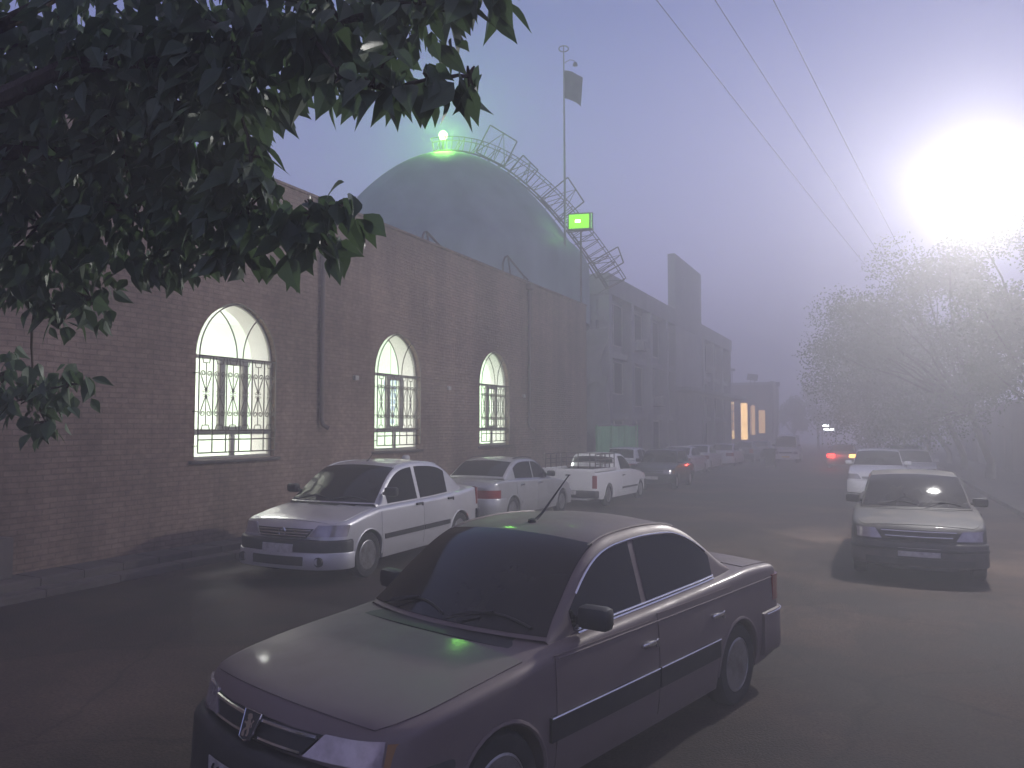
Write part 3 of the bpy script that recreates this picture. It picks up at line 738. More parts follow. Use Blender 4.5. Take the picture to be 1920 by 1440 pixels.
def pipe(y, z0, z1, r=0.045):
    g = MB(); x = WX + 0.085
    g.tube([(x, y, z1), (x, y, z0 + .18), (x + .03, y + .02, z0 + .07), (x + .13, y + .08, z0)], r, 10)
    z = z0 + .5
    while z < z1: g.tube([(x, y, z), (x, y, z + .07)], r + .014, 10); g.box((x - .05, y, z + .03), (.09, .035, .03)); z += 1.5
    if z1 > 6: g.rbox((x, y, z1 + .08), (0.2, 0.24, 0.20), 0.02)
    hpart(g, 'drainpipe', M['pipe'], 40)
pipe(12.42, 2.0, 6.55); pipe(22.66, 1.9, 6.5)
mb = MB(); mb.rbox((WX + .11, 5.95, 0.25), (0.28, 0.55, 0.75), 0.03); hpart(mb, 'pier_base', M['pave'], 35)
for y, z in ((13.6, 3.1), (17.6, 3.05), (22.3, 3.0)):
    mb = MB(); mb.rbox((WX + .04, y, z), (0.08, 0.13, 0.10), 0.012); hpart(mb, 'junction_box', M['frame'], 35)
# ceiling lamps of the room
def area(name, loc, sx, sy, p, col=(1, .97, .90)):
    l = bpy.data.lights.new(name, 'AREA'); l.shape = 'RECTANGLE'; l.size = sx; l.size_y = sy; l.energy = p; l.color = col
    o = bpy.data.objects.new(name, l); COL.objects.link(o); o.location = loc; return o
HALLP = 740
for i, y in enumerate((8.5, 13.5, 18.5, 23.5)):
    t = empty('ceiling_lamp', (-15.5, y, 5.88)); tag(t, 'white ceiling lamp inside the lit prayer hall', 'lamp', 'ceiling lamps inside the prayer hall')
    mb = MB(); mb.rbox((0, 0, -.02), (1.3, .5, .07), .01); mb.build('housing', M['white'], t, 35)
    mb = MB(); mb.rbox((0, 0, -.06), (1.2, .42, .03), .008); mb.build('diffuser', emis('lamp_diffuser', (1, .97, .92), 3), t, 35)
    area('ceiling_lamp_light', (-15.5, y, 5.74), 1.2, 0.45, HALLP, (1, .98, .93) if i < 2 else ((.95, 1, .90) if i == 2 else (.62, 1, .62)))
# chandelier seen through the middle window
ch = empty('chandelier', (-13.0, 18.7, 0)); tag(ch, 'tall blue crystal chandelier hanging behind the middle window', 'chandelier')
cm = mat('crystal', (0.30, 0.36, 0.62), 0.12, 0, 0.8)
mb = MB(); mb.tube([(0, 0, 3.4), (0, 0, 5.88)], .012, 6); mb.build('stem', M['frame'], ch, 40)
for k in range(7):
    mb = MB(); z = 3.38 - k * .19; R_ = .17 - .012 * k
    mb.tube([(R_ * cos(a), R_ * sin(a), z) for a in [2 * pi * i / 16 for i in range(16)]], .01, 5, closed=True)
    for i in range(10):
        a = 2 * pi * i / 10; mb.lathe([(0.001, -.15), (.024, -.09), (.014, -.02), (.001, 0)], 5, Matrix.Translation((R_ * cos(a), R_ * sin(a), z)))
    mb.tube([(-R_, 0, z), (R_, 0, z)], .007, 5); mb.build('crystal_tier', cm, ch)

# lattice truss following the dome
tr = empty('lattice_truss', (DC_.x, DC_.y, ZB)); tag(tr, 'curved lattice truss of steel rods climbing the dome', 'truss')
dR = Vector((0.90, 0.435, 0)).normalized(); dN = Vector((-dR.y, dR.x, 0))
def tp(r, o, side=0):
    n = Vector((dR.x * 2 * DK * r, dR.y * 2 * DK * r, 1)).normalized()
    return dR * r + Vector((0, 0, dz(r) - ZB)) + n * o + dN * (side * 0.24 - .25)
mb = MB(); n = 34; RR = [lerp(-.6, 6.45, (i / n)**.92) for i in range(n + 1)]
def ri(i): return lerp(0.08, 0.42, (i / n)**2)
def ro(i): return ri(i) + lerp(0.58, 0.85, i / n)
for sd in (-1, 1):
    mb.tube([tp(RR[i], ri(i), sd) for i in range(n + 1)], 0.038, 5); mb.tube([tp(RR[i], ro(i), sd) for i in range(n + 1)], 0.020, 5)
    for i in range(n + 1):
        if (i + (sd > 0)) % 2 or i > 22: mb.tube([tp(RR[i], ri(i), sd), tp(RR[i], ro(i), sd)], 0.017, 4)
        if i < n and i % 3 == (0 if sd > 0 else 1): mb.tube([tp(RR[i], ri(i), sd), tp(RR[i + 1], ro(i + 1), sd)], 0.015, 4)
for i in range(0, n + 1, 2):
    mb.tube([tp(RR[i], ri(i), -1), tp(RR[i], ri(i), 1)], 0.015, 4); mb.tube([tp(RR[i], ro(i), -1), tp(RR[i], ro(i), 1)], 0.015, 4)
    if i > 8: mb.tube([tp(RR[i], -.02), tp(RR[i], ri(i), -1)], 0.016, 4)
mb.build('truss_frame', M['steel'], tr, 40)
for (r, h, wd) in ((1.75, 1.2, 1.35), (2.9, .8, .9), (4.25, 1.35, 1.25), (6.0, 1.35, .7)):
    mb = MB(); e = .05; b = tp(r, .15, -1); ut = (tp(r + e, 0) - tp(r - e, 0)).normalized(); ur = ut.cross(dN); ur = ur if ur.z > 0 else -ur
    q = [b - ut * wd / 2, b - ut * wd / 2 + ur * h * 1.1, b + ut * wd / 2 + ur * h, b + ut * wd / 2]
    for k in range(4): mb.tube([q[k], q[(k + 1) % 4]], 0.030, 5)
    md = (q[1] + q[2]) / 2; mb.tube([q[0], md, q[3]], 0.024, 5); mb.tube([md, md + dN * 0.7 - ur * h * .8], .018, 4)
    mb.build('sign_frame', M['steel'], tr, 40)

# lamp on the dome's tip
gl = Vector((-16.84, 28.0, 14.55))
t = empty('dome_lamp', (gl.x, gl.y, DTOP)); tag(t, 'glowing green lamp on a short mast at the dome tip', 'lamp')
hz = gl.z - t.location.z
mb = MB(); mb.tube([(0, 0, -.1), (0, 0, hz - .18)], .045, 8); mb.lathe([(.32, -.03), (.28, .05), (.06, .12), (.05, .2)], 16); mb.build('mast', M['steel'], t, 40)
mb = MB(); mb.lathe([(.0, -.19), (.10, -.17), (.17, -.08), (.19, 0), (.17, .09), (.09, .17), (0, .19)], 18, Matrix.Translation((0, 0, hz))); mb.build('bulb', emis('green_bulb', (0.50, 1.0, 0.28), 12), t, 60)
def point(name, loc, p, col, r=0.2):
    l = bpy.data.lights.new(name, 'POINT'); l.energy = p; l.color = col; l.shadow_soft_size = r
    o = bpy.data.objects.new(name, l); COL.objects.link(o); o.location = loc; return o
point('dome_lamp_light', gl + Vector((0, 0, .0)), 1700, (0.28, 1.0, 0.12), 0.45)

# flag
t = empty('flagpole', (-10.92, 27.3, 6.37)); tag(t, 'tall thin flagpole with a dark drooping flag above the hall roof', 'flagpole')
mb = MB(); mb.tube([(0, 0, 0), (-.005, 0, 5), (-.03, .0, 10.3)], [.055, .045, .028], 8); mb.rbox((0, 0, .1), (.3, .3, .2), .02); mb.build('pole', M['pole'], t, 40)
mb = MB(); mb.tube([(-.03 + .17 * cos(a), .08 * cos(a), 10.42 + .12 * sin(a)) for a in [2 * pi * i / 20 for i in range(20)]], .022, 6, closed=True); mb.tube([(-.03, 0, 10.3), (-.03, 0, 10.55)], .02, 6); mb.build('finial', M['steel'], t, 40)
mb = MB(); mb.tube([(0, 0, 9.85), (.2, .1, 9.98), (.36, .17, 9.92), (.38, .18, 9.86)], .014, 5); mb.lathe([(.0, -.12), (.10, -.09), (.07, .02), (.02, .05)], 12, Matrix.Translation((.38, .18, 9.83))); mb.build('small_lamp', M['steel'], t, 40)
mb = MB(); P = []
for i in range(15):
    u = i / 14; row = []
    for j in range(17):
        v = j / 16; x = u * .74 * (1 - .12 * v); dr = -.30 * u * u; w = .06 * sin(u * 7 + v * 2.2) * u + .03 * sin(v * 9)
        row.append((x * .9 + w * .3 - .02, x * .435 - w * .9, 9.55 + dr - v * (1.12 + .04 * u)))
    P.append(row)
mb.grid(P); mb.build('flag', M['flag'], t, 60)

# green floodlight on the roof corner
fl = Vector((-10.56, 27.95, 10.05)); t = empty('floodlight', (fl.x, fl.y, 6.4)); tag(t, 'square floodlight shining green on a post at the hall corner', 'floodlight')
rt = Matrix.Rotation(radians(14), 3, 'Z') @ Matrix.Rotation(radians(-8), 3, 'X'); hz = fl.z - 6.4
mb = MB(); mb.tube([(0, .12, 0), (0, .12, hz - .3)], .04, 8); mb.tube([(-.5, .02, hz), (-.52, .12, hz - .36), (.52, .12, hz - .36), (.5, .02, hz)], .022, 6); mb.build('bracket', M['steel'], t, 40)
mb = MB(); mb.rbox((0, .09, hz), (.98, .16, .72), .03, rt)
for k in range(9): mb.box(Vector((0, .09, hz)) + rt @ Vector((-.40 + .10 * k, .11, 0)), (.02, .10, .6), rt)
mb.build('housing', M['blackplastic'], t, 35)
mb = MB(); mb.box(Vector((0, .09, hz)) + rt @ Vector((-.05, -.085, 0)), (.80, .012, .58), rt); mb.build('lens', emis('flood_green', (0.30, 1.0, 0.0), 1.5), t)
mb = MB(); mb.box(Vector((0, .09, hz)) + rt @ Vector((-.10, -.10, 0)), (.20, .015, .11), rt); mb.build('led_chip', emis('flood_core', (0.75, 1.0, 0.45), 10), t)
mb = MB(); mb.box(Vector((0, .09, hz)) + rt @ Vector((.435, -.085, 0)), (.05, .012, .60), rt); mb.build('reflector_edge', emis('flood_edge', (0.35, 1.0, 0.30), 0.7), t)
point('floodlight_light', fl + Vector((-.1, -.35, 0)), 22, (0.25, 1.0, 0.08), .12)

# bent pipes on the parapet
def pipe_frame(loc, k, label):
    t = empty('pipe_frame', loc); tag(t, label, 'pipe frame', 'bent pipes on the hall parapet')
    mb = MB(); mb.tube([(0, -.55 * k, 0), (.0, -.52 * k, .42 * k), (0, -.38 * k, .62 * k), (0, -.2 * k, .70 * k), (.0, 1.0 * k, .28 * k), (0, 1.35 * k, .20 * k)], .032, 7); mb.tube([(0, -.15 * k, .69 * k), (0, .05 * k, 0)], .030, 7); mb.tube([(0, 1.0 * k, 0), (0, 1.05 * k, .28 * k)], .026, 6)
    mb.build('pipe', M['steel'], t, 40)
pipe_frame((-10.65, 21.9, 6.74), 1.0, 'bent steel pipe frame on the parapet below the right of the dome')
pipe_frame((-10.65, 17.0, 6.74), 0.55, 'small bent pipe on the parapet above the middle window')

# corrugated fence and tarpaulin in the gap
t = empty('sheet_fence', (-10.2, 29.6, gz(30))); tag(t, 'green corrugated metal fence between the brick hall and the concrete building', 'fence')
mb = MB(); A = Vector((-10.15, 28.5)); B = Vector((-10.0, 33.4)); n = 150; P = []
for i in range(n + 1):
    p = A.lerp(B, i / n); w = .055 * sin(i * 2 * pi / 10); q = (p.x + w - t.location.x, p.y - t.location.y); h = 2.3 + (.06 if (i // 30) % 2 else 0)
    P.append([(q[0], q[1], 0), (q[0], q[1], h * .5), (q[0], q[1], h)])
mb.grid(P); mb.build('corrugated_sheet', M['green'], t, 60)
for k in range(4):
    mb = MB(); p = A.lerp(B, k / 3); mb.tube([(p.x - t.location.x + .07, p.y - t.location.y, 0), (p.x - t.location.x + .07, p.y - t.location.y, 2.36)], .035, 8); mb.build('post', M['green'], t, 40)
mb = MB(); mb.tube([(A.x - t.location.x + .05, A.y - t.location.y, 2.33), (B.x - t.location.x + .05, B.y - t.location.y, 2.37)], .03, 6); mb.build('rail', M['tarp'], t, 40)
def hang(loc, w, h, seed, label, ry):
    R_ = random.Random(seed); t = MB(); nu, nv = 18, 26; P = []
    for i in range(nu + 1):
        u = i / nu; row = []
        for j in range(nv + 1):
            v = j / nv; narrow = 1 - .45 * v * v * (0.5 + .5 * sin(seed + v * 5)); x = (u - .5) * w * narrow + .15 * sin(v * 6 + seed)
            d = .05 * sin(u * 11 + v * 4 + seed) + .05 * sin(v * 8 + u * 3); sag = -.25 * (u * (1 - u)) * 4 * (1 - v) * .5 - (.35 * sin(u * 5 + seed) * v)
            row.append((x, d, -v * h + sag))
        P.append(row)
    t.grid(P); o = t.build('tarpaulin', M['tarp'], None, 60); o.location = loc; o.rotation_euler = (0, 0, ry); return tag(o, label, 'tarpaulin', 'torn sheets beside the brick hall')
hang((-11.0, 29.6, 6.1), 1.7, 2.6, 1.0, 'upper grey tarpaulin hanging behind the brick hall corner', .5)
hang((-10.9, 30.0, 4.1), 1.6, 2.6, 3.4, 'lower torn tarpaulin above the green fence', .5)

# ------------------------------------------------------------------ concrete building up the street
CX = -12.5; cb = empty('concrete_building', (CX, 37.1, 0)); tag(cb, 'grey three storey concrete building with a tall slab wall', 'building')
def cpart(mb, name, m, smooth=None, parent=None):
    for i, v in enumerate(mb.v): mb.v[i] = (v[0] - CX, v[1] - 37.1, v[2])
    return mb.build(name, m, parent or cb, smooth)
CY0, CY1, CH = 37.1, 71.8, 9.74
mb = MB(); mb.box((CX - 6.4, (CY0 + CY1) / 2, CH / 2 - .9), (11.8, CY1 - CY0 - .02, CH + .4)); cpart(mb, 'wall', M['plaster'])
mb = MB(); mb.rbox((CX - 5.9, (CY0 + CY1) / 2, CH - .45), (12.0, CY1 - CY0 + .3, 1.05), .02); cpart(mb, 'parapet', M['concrete'], 35)
mb = MB()
cols = [37.35, 41.2, 45.0, 48.8, 60.0, 63.8, 67.6, 71.4]
for y in cols: mb = MB(); mb.rbox((CX - .22, y, 3.9), (0.56, 0.5, 10.1), .015); cpart(mb, 'column', M['concrete'], 35)
for z in (2.55, 5.75):
    mb = MB(); mb.rbox((CX - .33, (CY0 + CY1) / 2, z), (0.34, CY1 - CY0, 0.34), .015); cpart(mb, 'floor_band', M['concrete'], 35)
R5 = random.Random(5); bays = [(cols[i], cols[i + 1]) for i in (0, 1, 2)] + [(49.0, 59.8)] + [(cols[i], cols[i + 1]) for i in (4, 5, 6)]
for bi, (a, b) in enumerate(bays):
    for fi, (z0, z1) in enumerate(((-.2, 2.35), (2.8, 5.5), (6.0, 8.6))):
        nw = 3 if b - a > 6 else 1
        for k in range(nw):
            y0_, y1_ = lerp(a + .35, b - .35, k / nw) + .06, lerp(a + .35, b - .35, (k + 1) / nw) - .06
            zs_ = lerp(z0, z1, .0 if fi == 0 else (.34 if (bi + fi) % 2 else .12)); sx = CX - .5
            if (bi * 3 + fi) % 4 == 3: y1_ = lerp(y0_, y1_, .62)
            mb = MB(); mb.box((sx + .012, (y0_ + y1_) / 2, (zs_ + z1) / 2), (.04, y1_ - y0_, z1 - zs_)); w = cpart(mb, 'window', M['darkglass'])
            mb = MB()
            for q in (y0_, (y0_ + y1_) / 2, y1_): mb.box((sx + .05, q, (zs_ + z1) / 2), (.05, .07, z1 - zs_))
            mb.box((sx + .051, (y0_ + y1_) / 2, zs_ + .03), (.05, y1_ - y0_, .06)); mb.box((sx + .051, (y0_ + y1_) / 2, z1 - .03), (.05, y1_ - y0_, .06)); cpart(mb, 'frame', M['frame'], None, w)
mb = MB(); mb.rbox((CX - .17, 55.0, 6.2), (.50, 8.2, 14.9), .02); cpart(mb, 'slab_wall', M['concrete'], 35)
mb = MB(); mb.rbox((CX + .5, 61.0, 4.45), (1.6, 22, .26), .02); cpart(mb, 'canopy', M['concrete'], 35)
mb = MB(); ns = 24; VX, VZ, VR = -17.5, 9.3, 4.2
pr = [(VX + VR * cos(pi * i / ns), VZ + 2.5 * sin(pi * i / ns)) for i in range(ns + 1)]
mb.add([(x, 52.0, z) for x, z in pr] + [(x, 66.0, z) for x, z in pr], [(i, i + 1, ns + 2 + i, ns + 1 + i) for i in range(ns)] + [tuple(range(ns + 1))[::-1], tuple(range(ns + 1, 2 * ns + 2))]); cpart(mb, 'vaulted_roof', M['concrete'], 40)
mb = MB(); mb.box((-13.6, 37.0, 7.5), (1.9, .1, .16)); mb.rbox((-13.2, 37.02, 4.0), (.22, .14, 9), .01); cpart(mb, 'gable_trim', M['concrete'], 35)

for (y, z, lab) in ((42.9, 6.35, 'air conditioner box on the top floor, near the hall end of the concrete building'), (46.6, 3.25, 'air conditioner box on the middle floor of the concrete building'), (62.0, 6.2, 'air conditioner box beyond the tall slab wall')):
    t = empty('air_conditioner', (CX - .05, y, z)); tag(t, lab, 'air conditioner', 'air conditioners on the concrete building')
    mb = MB(); mb.rbox((.12, 0, .3), (.42, .85, .58), .02); mb.build('case', M['frame'], t, 35)
    mb = MB()
    for k in range(7): mb.box((.34, 0, .08 + .07 * k), (.02, .74, .025))
    mb.tube([(.345, .26 * cos(a), .3 + .22 * sin(a)) for a in [2 * pi * k / 18 for k in range(18)]], .012, 5, closed=True); mb.build('grille', M['blackplastic'], t)
    mb = MB(); mb.box((.0, -.3, -.02), (.6, .04, .05)); mb.box((.0, .3, -.021), (.6, .04, .05)); mb.box((-.2, 0, -.06), (.04, .7, .04)); mb.build('bracket', M['steel'], t)
# lit building at the end
lb = empty('lit_building', (-20, 98, gz(98))); tag(lb, 'small brick building with warm lit windows beyond the concrete one', 'building')
mb = MB(); mb.box((.8, 3, 4.0), (14.2, 6, 8.4)); mb.build('wall', M['brick'], lb)
mb = MB(); mb.box((.8, 3, 8.3), (14.5, 6.3, .3)); mb.build('roof', M['concrete'], lb)
lit = emis('lit_window', (1.0, 0.62, 0.26), 4.2); lit2 = emis('dim_window', (1.0, 0.58, 0.26), 1.5)
for (x, wd, z0, z1, m_) in ((3.05, .5, 1.5, 2.55, lit), (3.05, .5, 2.65, 3.6, lit2), (3.05, .5, 3.75, 4.8, lit2), (3.05, .5, 5.0, 5.7, lit2), (3.05, .5, 5.75, 6.05, lit), (4.5, .85, 1.4, 3.3, lit), (4.5, .85, 3.35, 5.9, lit), (5.55, .7, 2.0, 5.6, lit2), (6.6, .8, 2.2, 5.0, lit2), (1.6, .5, 2, 5.2, lit2)):
    mb = MB(); mb.box((x, -.02, (z0 + z1) / 2), (wd, .06, z1 - z0)); w = mb.build('window', m_, lb)
    mb = MB(); a, b = x - wd / 2, x + wd / 2; mb.tube([(a, -.06, z0), (b, -.06, z0), (b, -.06, z1), (a, -.06, z1)], .035, 4, closed=True); mb.build('frame', M['frame'], w)
PANELS = [(-14.3, 97, 7.9, 1.25, .8, 'highest dark square panel on thin poles over the lit building'), (-12.1, 100, 7.2, 1.2, .55, 'flat dark panel standing right of the highest one'), (-13.6, 99, 5.75, .95, .75, 'lower dark panel between the lit building and far trees'), (-16.9, 96.5, 8.9, 1.3, .3, 'slanted dark panel over the lit building roof')]
for (x, y, z, w_, h_, lab) in PANELS:
    t = empty('roadside_panel', (x, y, gz(y))); tag(t, lab, 'panel', 'dark panels on poles at the far end of the street'); zz = z - gz(y)
    mb = MB(); mb.rbox((0, 0, zz), (w_, .12, h_), .02, Matrix.Rotation(.14, 3, 'Y') @ Matrix.Rotation(-.35, 3, 'X')); mb.build('panel', M['flag'], t, 35)
    mb = MB(); mb.tube([(-.25, .08, 0), (-.25, .08, zz)], .045, 6); mb.tube([(.25, .08, 0), (.25, .08, zz)], .045, 6); mb.build('pole', M['steel'], t, 40)
t = empty('shop_sign', (-6.2, 104, gz(104))); tag(t, 'bright white shop light at the far end of the street', 'sign')
mb = MB(); mb.rbox((0, 0, 2.95), (2.2, .25, .8), .03); mb.tube([(-.8, .2, 0), (-.8, .2, 3)], .06, 6); mb.tube([(.8, .2, 0), (.8, .2, 3)], .06, 6); mb.build('sign_case', M['frame'], t, 35)
sg_ = emis('shop_white', (.9, .95, 1), 26)
mb = MB(); mb.rbox((-.35, -.16, 3.2), (.75, .04, .22), .02); mb.build('sign_light', sg_, t, 35)
mb = MB(); mb.rbox((.0, -.16, 2.72), (1.2, .04, .2), .02); mb.build('sign_light', sg_, t, 35)
# wall of the right-hand side
rw_ = empty('roadside_wall', (6.4, 60, 0)); tag(rw_, 'long grey boundary wall behind the trees on the right', 'wall')
mb = MB(); mb.box((.2, 0, 1.1), (.4, 76, 4.4)); mb.build('wall', M['plaster'], rw_)
mb = MB(); mb.rbox((.2, 0, 3.35), (.56, 76, .14), .02); mb.build('coping', M['concrete'], rw_, 35)
for i in range(9): mb = MB(); mb.rbox((-.06, -36 + 9 * i, 1.1), (.5, .6, 4.6), .02); mb.build('pier', M['concrete'], rw_, 35)
# ------------------------------------------------------------------ trees
def leaf_shape(mb, p, axis, nrm, L, W, fold, droop, n=6):
    """one ovate leaf with a folded midrib and a drawn-out tip"""
    a = axis.normalized(); s = a.cross(nrm)
    if s.length < 1e-4: s = a.orthogonal()
    s.normalize(); nn = s.cross(a)
    ws = (0.0, .62, .98, .90, .62, .27, 0.0); vs = []; fs = []
    for i in range(n + 1):
        t = i / n; w = ws[i] * W * .5; c = p + a * (L * t) - nn * (droop * L * t * t)
        if i in (0, n): vs.append(c)
        else: vs += [c + s * w + nn * (fold * w), c, c - s * w * .94 + nn * (fold * w)]
    fs += [(0, 2, 1), (0, 3, 2)]
    for i in range(n - 2):
        b = 1 + 3 * i; fs += [(b, b + 1, b + 4, b + 3), (b + 1, b + 2, b + 5, b + 4)]
    b = 1 + 3 * (n - 2); e = b + 3; fs += [(b, b + 1, e), (b + 1, b + 2, e)]
    mb.add(vs, fs)
def limb(mb, a, b, r0, r1, R_, n=7, wob=.06, sag=0.0):
    a, b = Vector(a), Vector(b); L = (b - a).length; pts = []
    for i in range(n + 1):
        t = i / n; j = Vector((R_.uniform(-1, 1), R_.uniform(-1, 1), R_.uniform(-1, 1))) * wob * L * (0 if i in (0, n) else 1)
        pts.append(a.lerp(b, t) + j * .6 + Vector((0, 0, sag * L * 4 * t * (1 - t))))
    mb.tube(pts, [lerp(r0, r1, i / n) for i in range(n + 1)], 7 if r0 > .02 else 5); return pts
# big mulberry overhanging from the left
R1 = random.Random(11)
BLOBS = [((-3.51, 2.2, 3.86), 0.425, 424), ((-2.84, 2.2, 3.73), 0.39, 356), ((-2.3, 2.24, 3.65), 0.366, 314), ((-1.81, 2.26, 3.59), 0.292, 200), ((-1.43, 2.22, 3.54), 0.188, 82), ((-1.19, 2.23, 3.56), 0.117, 32), ((-3.76, 2.32, 3.51), 0.422, 419), ((-3.11, 2.31, 3.45), 0.365, 312), ((-2.6, 2.33, 3.41), 0.298, 208), ((-2.25, 2.17, 3.37), 0.177, 73), ((-1.84, 2.14, 3.47), 0.136, 43), ((-3.92, 2.49, 3.12), 0.417, 408), ((-3.23, 2.49, 3.11), 0.36, 304), ((-2.73, 2.51, 3.11), 0.28, 183), ((-2.37, 2.36, 2.97), 0.167, 65), ((-2.19, 2.34, 2.88), 0.097, 16), ((-1.92, 2.25, 2.88), 0.097, 16), ((-1.74, 2.22, 2.87), 0.087, 13), ((-2.46, 2.43, 2.85), 0.138, 44), ((-2.04, 2.31, 2.81), 0.115, 30), ((-2.2, 2.21, 3.12), 0.094, 15), ((-2.28, 2.29, 3.05), 0.108, 27), ((-4.18, 2.61, 2.88), 0.204, 65), ((-3.7, 2.62, 2.73), 0.153, 36), ((-3.95, 2.61, 2.69), 0.128, 28), ((-3.05, 2.59, 2.91), 0.154, 55), ((-1.95, 2.35, 2.79), 0.083, 11), ((-1.63, 2.04, 3.25), 0.069, 10), ((-1.47, 2.0, 3.17), 0.073, 10), ((-1.36, 2.01, 3.15), 0.071, 10), ((-1.25, 2.0, 3.15), 0.057, 10), ((-1.14, 2.05, 3.16), 0.067, 10), ((-1.43, 2.02, 3.26), 0.052, 10), ((-4.59, 2.89, 2.24), 0.176, 48), ((-4.2, 2.85, 2.3), 0.147, 37), ((-4.61, 2.76, 2.37), 0.172, 46), ((-4.52, 2.93, 2.09), 0.115, 22)]
t = empty('mulberry_tree', (-4.6, 0.9, 0)); tag(t, 'large dark mulberry tree reaching over the street at the upper left', 'tree')
o0 = Vector(t.location)
mb = MB(); trunk_top = Vector((-4.1, 1.2, 3.0))
pts = [Vector((-4.6, .9, -.2)), Vector((-4.55, .92, .6)), Vector((-4.45, 1.0, 1.6)), Vector((-4.25, 1.1, 2.4)), trunk_top]
mb.tube([p - o0 for p in pts], [.30, .25, .22, .20, .17], 14); mb.build('trunk', M['bark'], t, 50)
hubs = [Vector((-3.2, 2.2, 4.1)), Vector((-2.4, 2.6, 3.9)), Vector((-3.3, 2.9, 3.6)), Vector((-4.2, 2.2, 3.2))]
bm_ = MB(); hp = []
for h in hubs: hp.append(limb(bm_, trunk_top - o0, h - o0, .06, .02, R1, 8, .03))
for (c, r, k) in BLOBS:
    c = Vector(c); h = min(hubs, key=lambda q: (q - c).length); hubs.append(c); limb(bm_, h - o0, c - o0, .010, .004, R1, 7, .03, .02)
    for q in range(5):
        d = Vector((R1.gauss(0, 1), R1.gauss(0, 1), R1.gauss(0, .7))).normalized() * r * .5; limb(bm_, c - o0, c + d - o0, .009, .003, R1, 4, .05)
bm_.build('branch', M['bark'], t, 50)
cr = MB()
for (c, r, k) in BLOBS:
    c = Vector(c)
    for i in range(k):
        d = Vector((R1.gauss(0, 1), R1.gauss(0, 1), R1.gauss(0, 1))).normalized() * r * R1.random()**.42
        p = c + d - o0; out = Vector((d.x, d.y, 0)); out = out.normalized() if out.length > 1e-3 else Vector((1, 0, 0))
        ax = out * R1.uniform(.1, .8) + Vector((R1.uniform(-.5, .5), R1.uniform(-.5, .5), R1.uniform(-1.1, -.25)))
        nr = Vector((R1.uniform(-.7, .7), R1.uniform(-.9, .5), R1.uniform(.0, 1)))
        L = R1.uniform(.062, .15) * (1.0 if r > .14 else 1.12); leaf_shape(cr, p, ax, nr, L, L * R1.uniform(.52, .70), R1.uniform(.1, .5), R1.uniform(0, .35))
cr.build('crown', M['leaf_near'], t, None)

def street_tree(name, x, y, cz, rx, rz, n, leaf, label, seed, group, tilt=(0, 0), blobs=30, trunk_r=.16):
    R_ = random.Random(seed); z0 = gz(y); t = empty(name, (x, y, z0)); tag(t, label, 'tree', group)
    mb = MB(); fork = Vector((tilt[0] * .25, tilt[1] * .25, max(1.6, (cz - z0) * .45)))
    mb.tube([(0, 0, -.2), (.03, .02, .8), fork * .7 + Vector((.04, 0, 0)), fork], [trunk_r * 1.35, trunk_r, trunk_r * .9, trunk_r * .8], 12)
    C = Vector((tilt[0], tilt[1], cz - z0)); bl = []
    for i in range(blobs):
        d = Vector((R_.gauss(0, 1), R_.gauss(0, 1), R_.gauss(0, 1))).normalized() * R_.uniform(.35, .92)
        bl.append((C + Vector((d.x * rx, d.y * rx, d.z * rz)), R_.uniform(.22, .42) * min(rx, rz)))
    mb.build('trunk', M['bark'], t, 50); br = MB()
    for c, r in bl: limb(br, fork, c, trunk_r * .42, .02, R_, 5, .06)
    br.build('branch', M['bark'], t, 50); cr = MB(); per = n // blobs
    for c, r in bl:
        for i in range(per):
            d = Vector((R_.gauss(0, 1), R_.gauss(0, 1), R_.gauss(0, .8))).normalized() * r * R_.random()**.45 * R_.choice((1, 1, 1, 1, 1, 1.18))
            p = c + d; a = Vector((R_.uniform(-1, 1), R_.uniform(-1, 1), R_.uniform(-1, .3))).normalized(); s = a.cross(Vector((R_.uniform(-1, 1), R_.uniform(-1, 1), R_.uniform(-1, 1)))); s.normalize(); L = leaf * R_.uniform(.7, 1.3)
            cr.add([p, p + a * L * .45 + s * L * .28, p + a * L, p + a * L * .45 - s * L * .28], [(0, 1, 2, 3)])
    cr.build('crown', M['leaf_far'], t); return t
street_tree('street_tree', 5.4, 31, 5.4, 3.0, 4.0, 24000, .125, 'nearest tree on the right, below the glaring street lamp', 21, 'trees along the right side', (-0.6, 0))
street_tree('street_tree', 4.2, 40, 6.4, 4.2, 5.2, 34000, .135, 'full tree on the right behind the parked white hatchback', 22, 'trees along the right side', (-2.6, 0))
street_tree('street_tree', 4.0, 50, 6.6, 4.8, 5.6, 30000, .155, 'tall leaning tree on the right with sprays against the sky', 23, 'trees along the right side', (-3.2, 0))
street_tree('street_tree', 4.0, 61, 5.6, 5.4, 5.4, 24000, .18, 'tree overhanging the street above the red tail lamp', 24, 'trees along the right side', (-3.6, 0))
street_tree('street_tree', 3.5, 74, 4.8, 5.6, 4.8, 7000, .3, 'distant right tree joining the dark mass over the street', 25, 'trees along the right side', (-4.0, 0))
street_tree('street_tree', -1.5, 96, 4.2, 5.2, 3.6, 5000, .36, 'far dark tree at the street end right of the shop light', 26, 'far trees at the street end', blobs=14)
street_tree('street_tree', -7.8, 108, 4.4, 4.6, 3.4, 4000, .38, 'far dark tree behind the bright shop light', 27, 'far trees at the street end', blobs=14)
street_tree('street_tree', -11.5, 116, 3.4, 3.4, 3.0, 3000, .38, 'low far tree just right of the lit building', 28, 'far trees at the street end', blobs=12)
street_tree('street_tree', 6, 118, 4.4, 6, 4.2, 3500, .45, 'far tree closing the street on the right', 29, 'far trees at the street end', blobs=14)

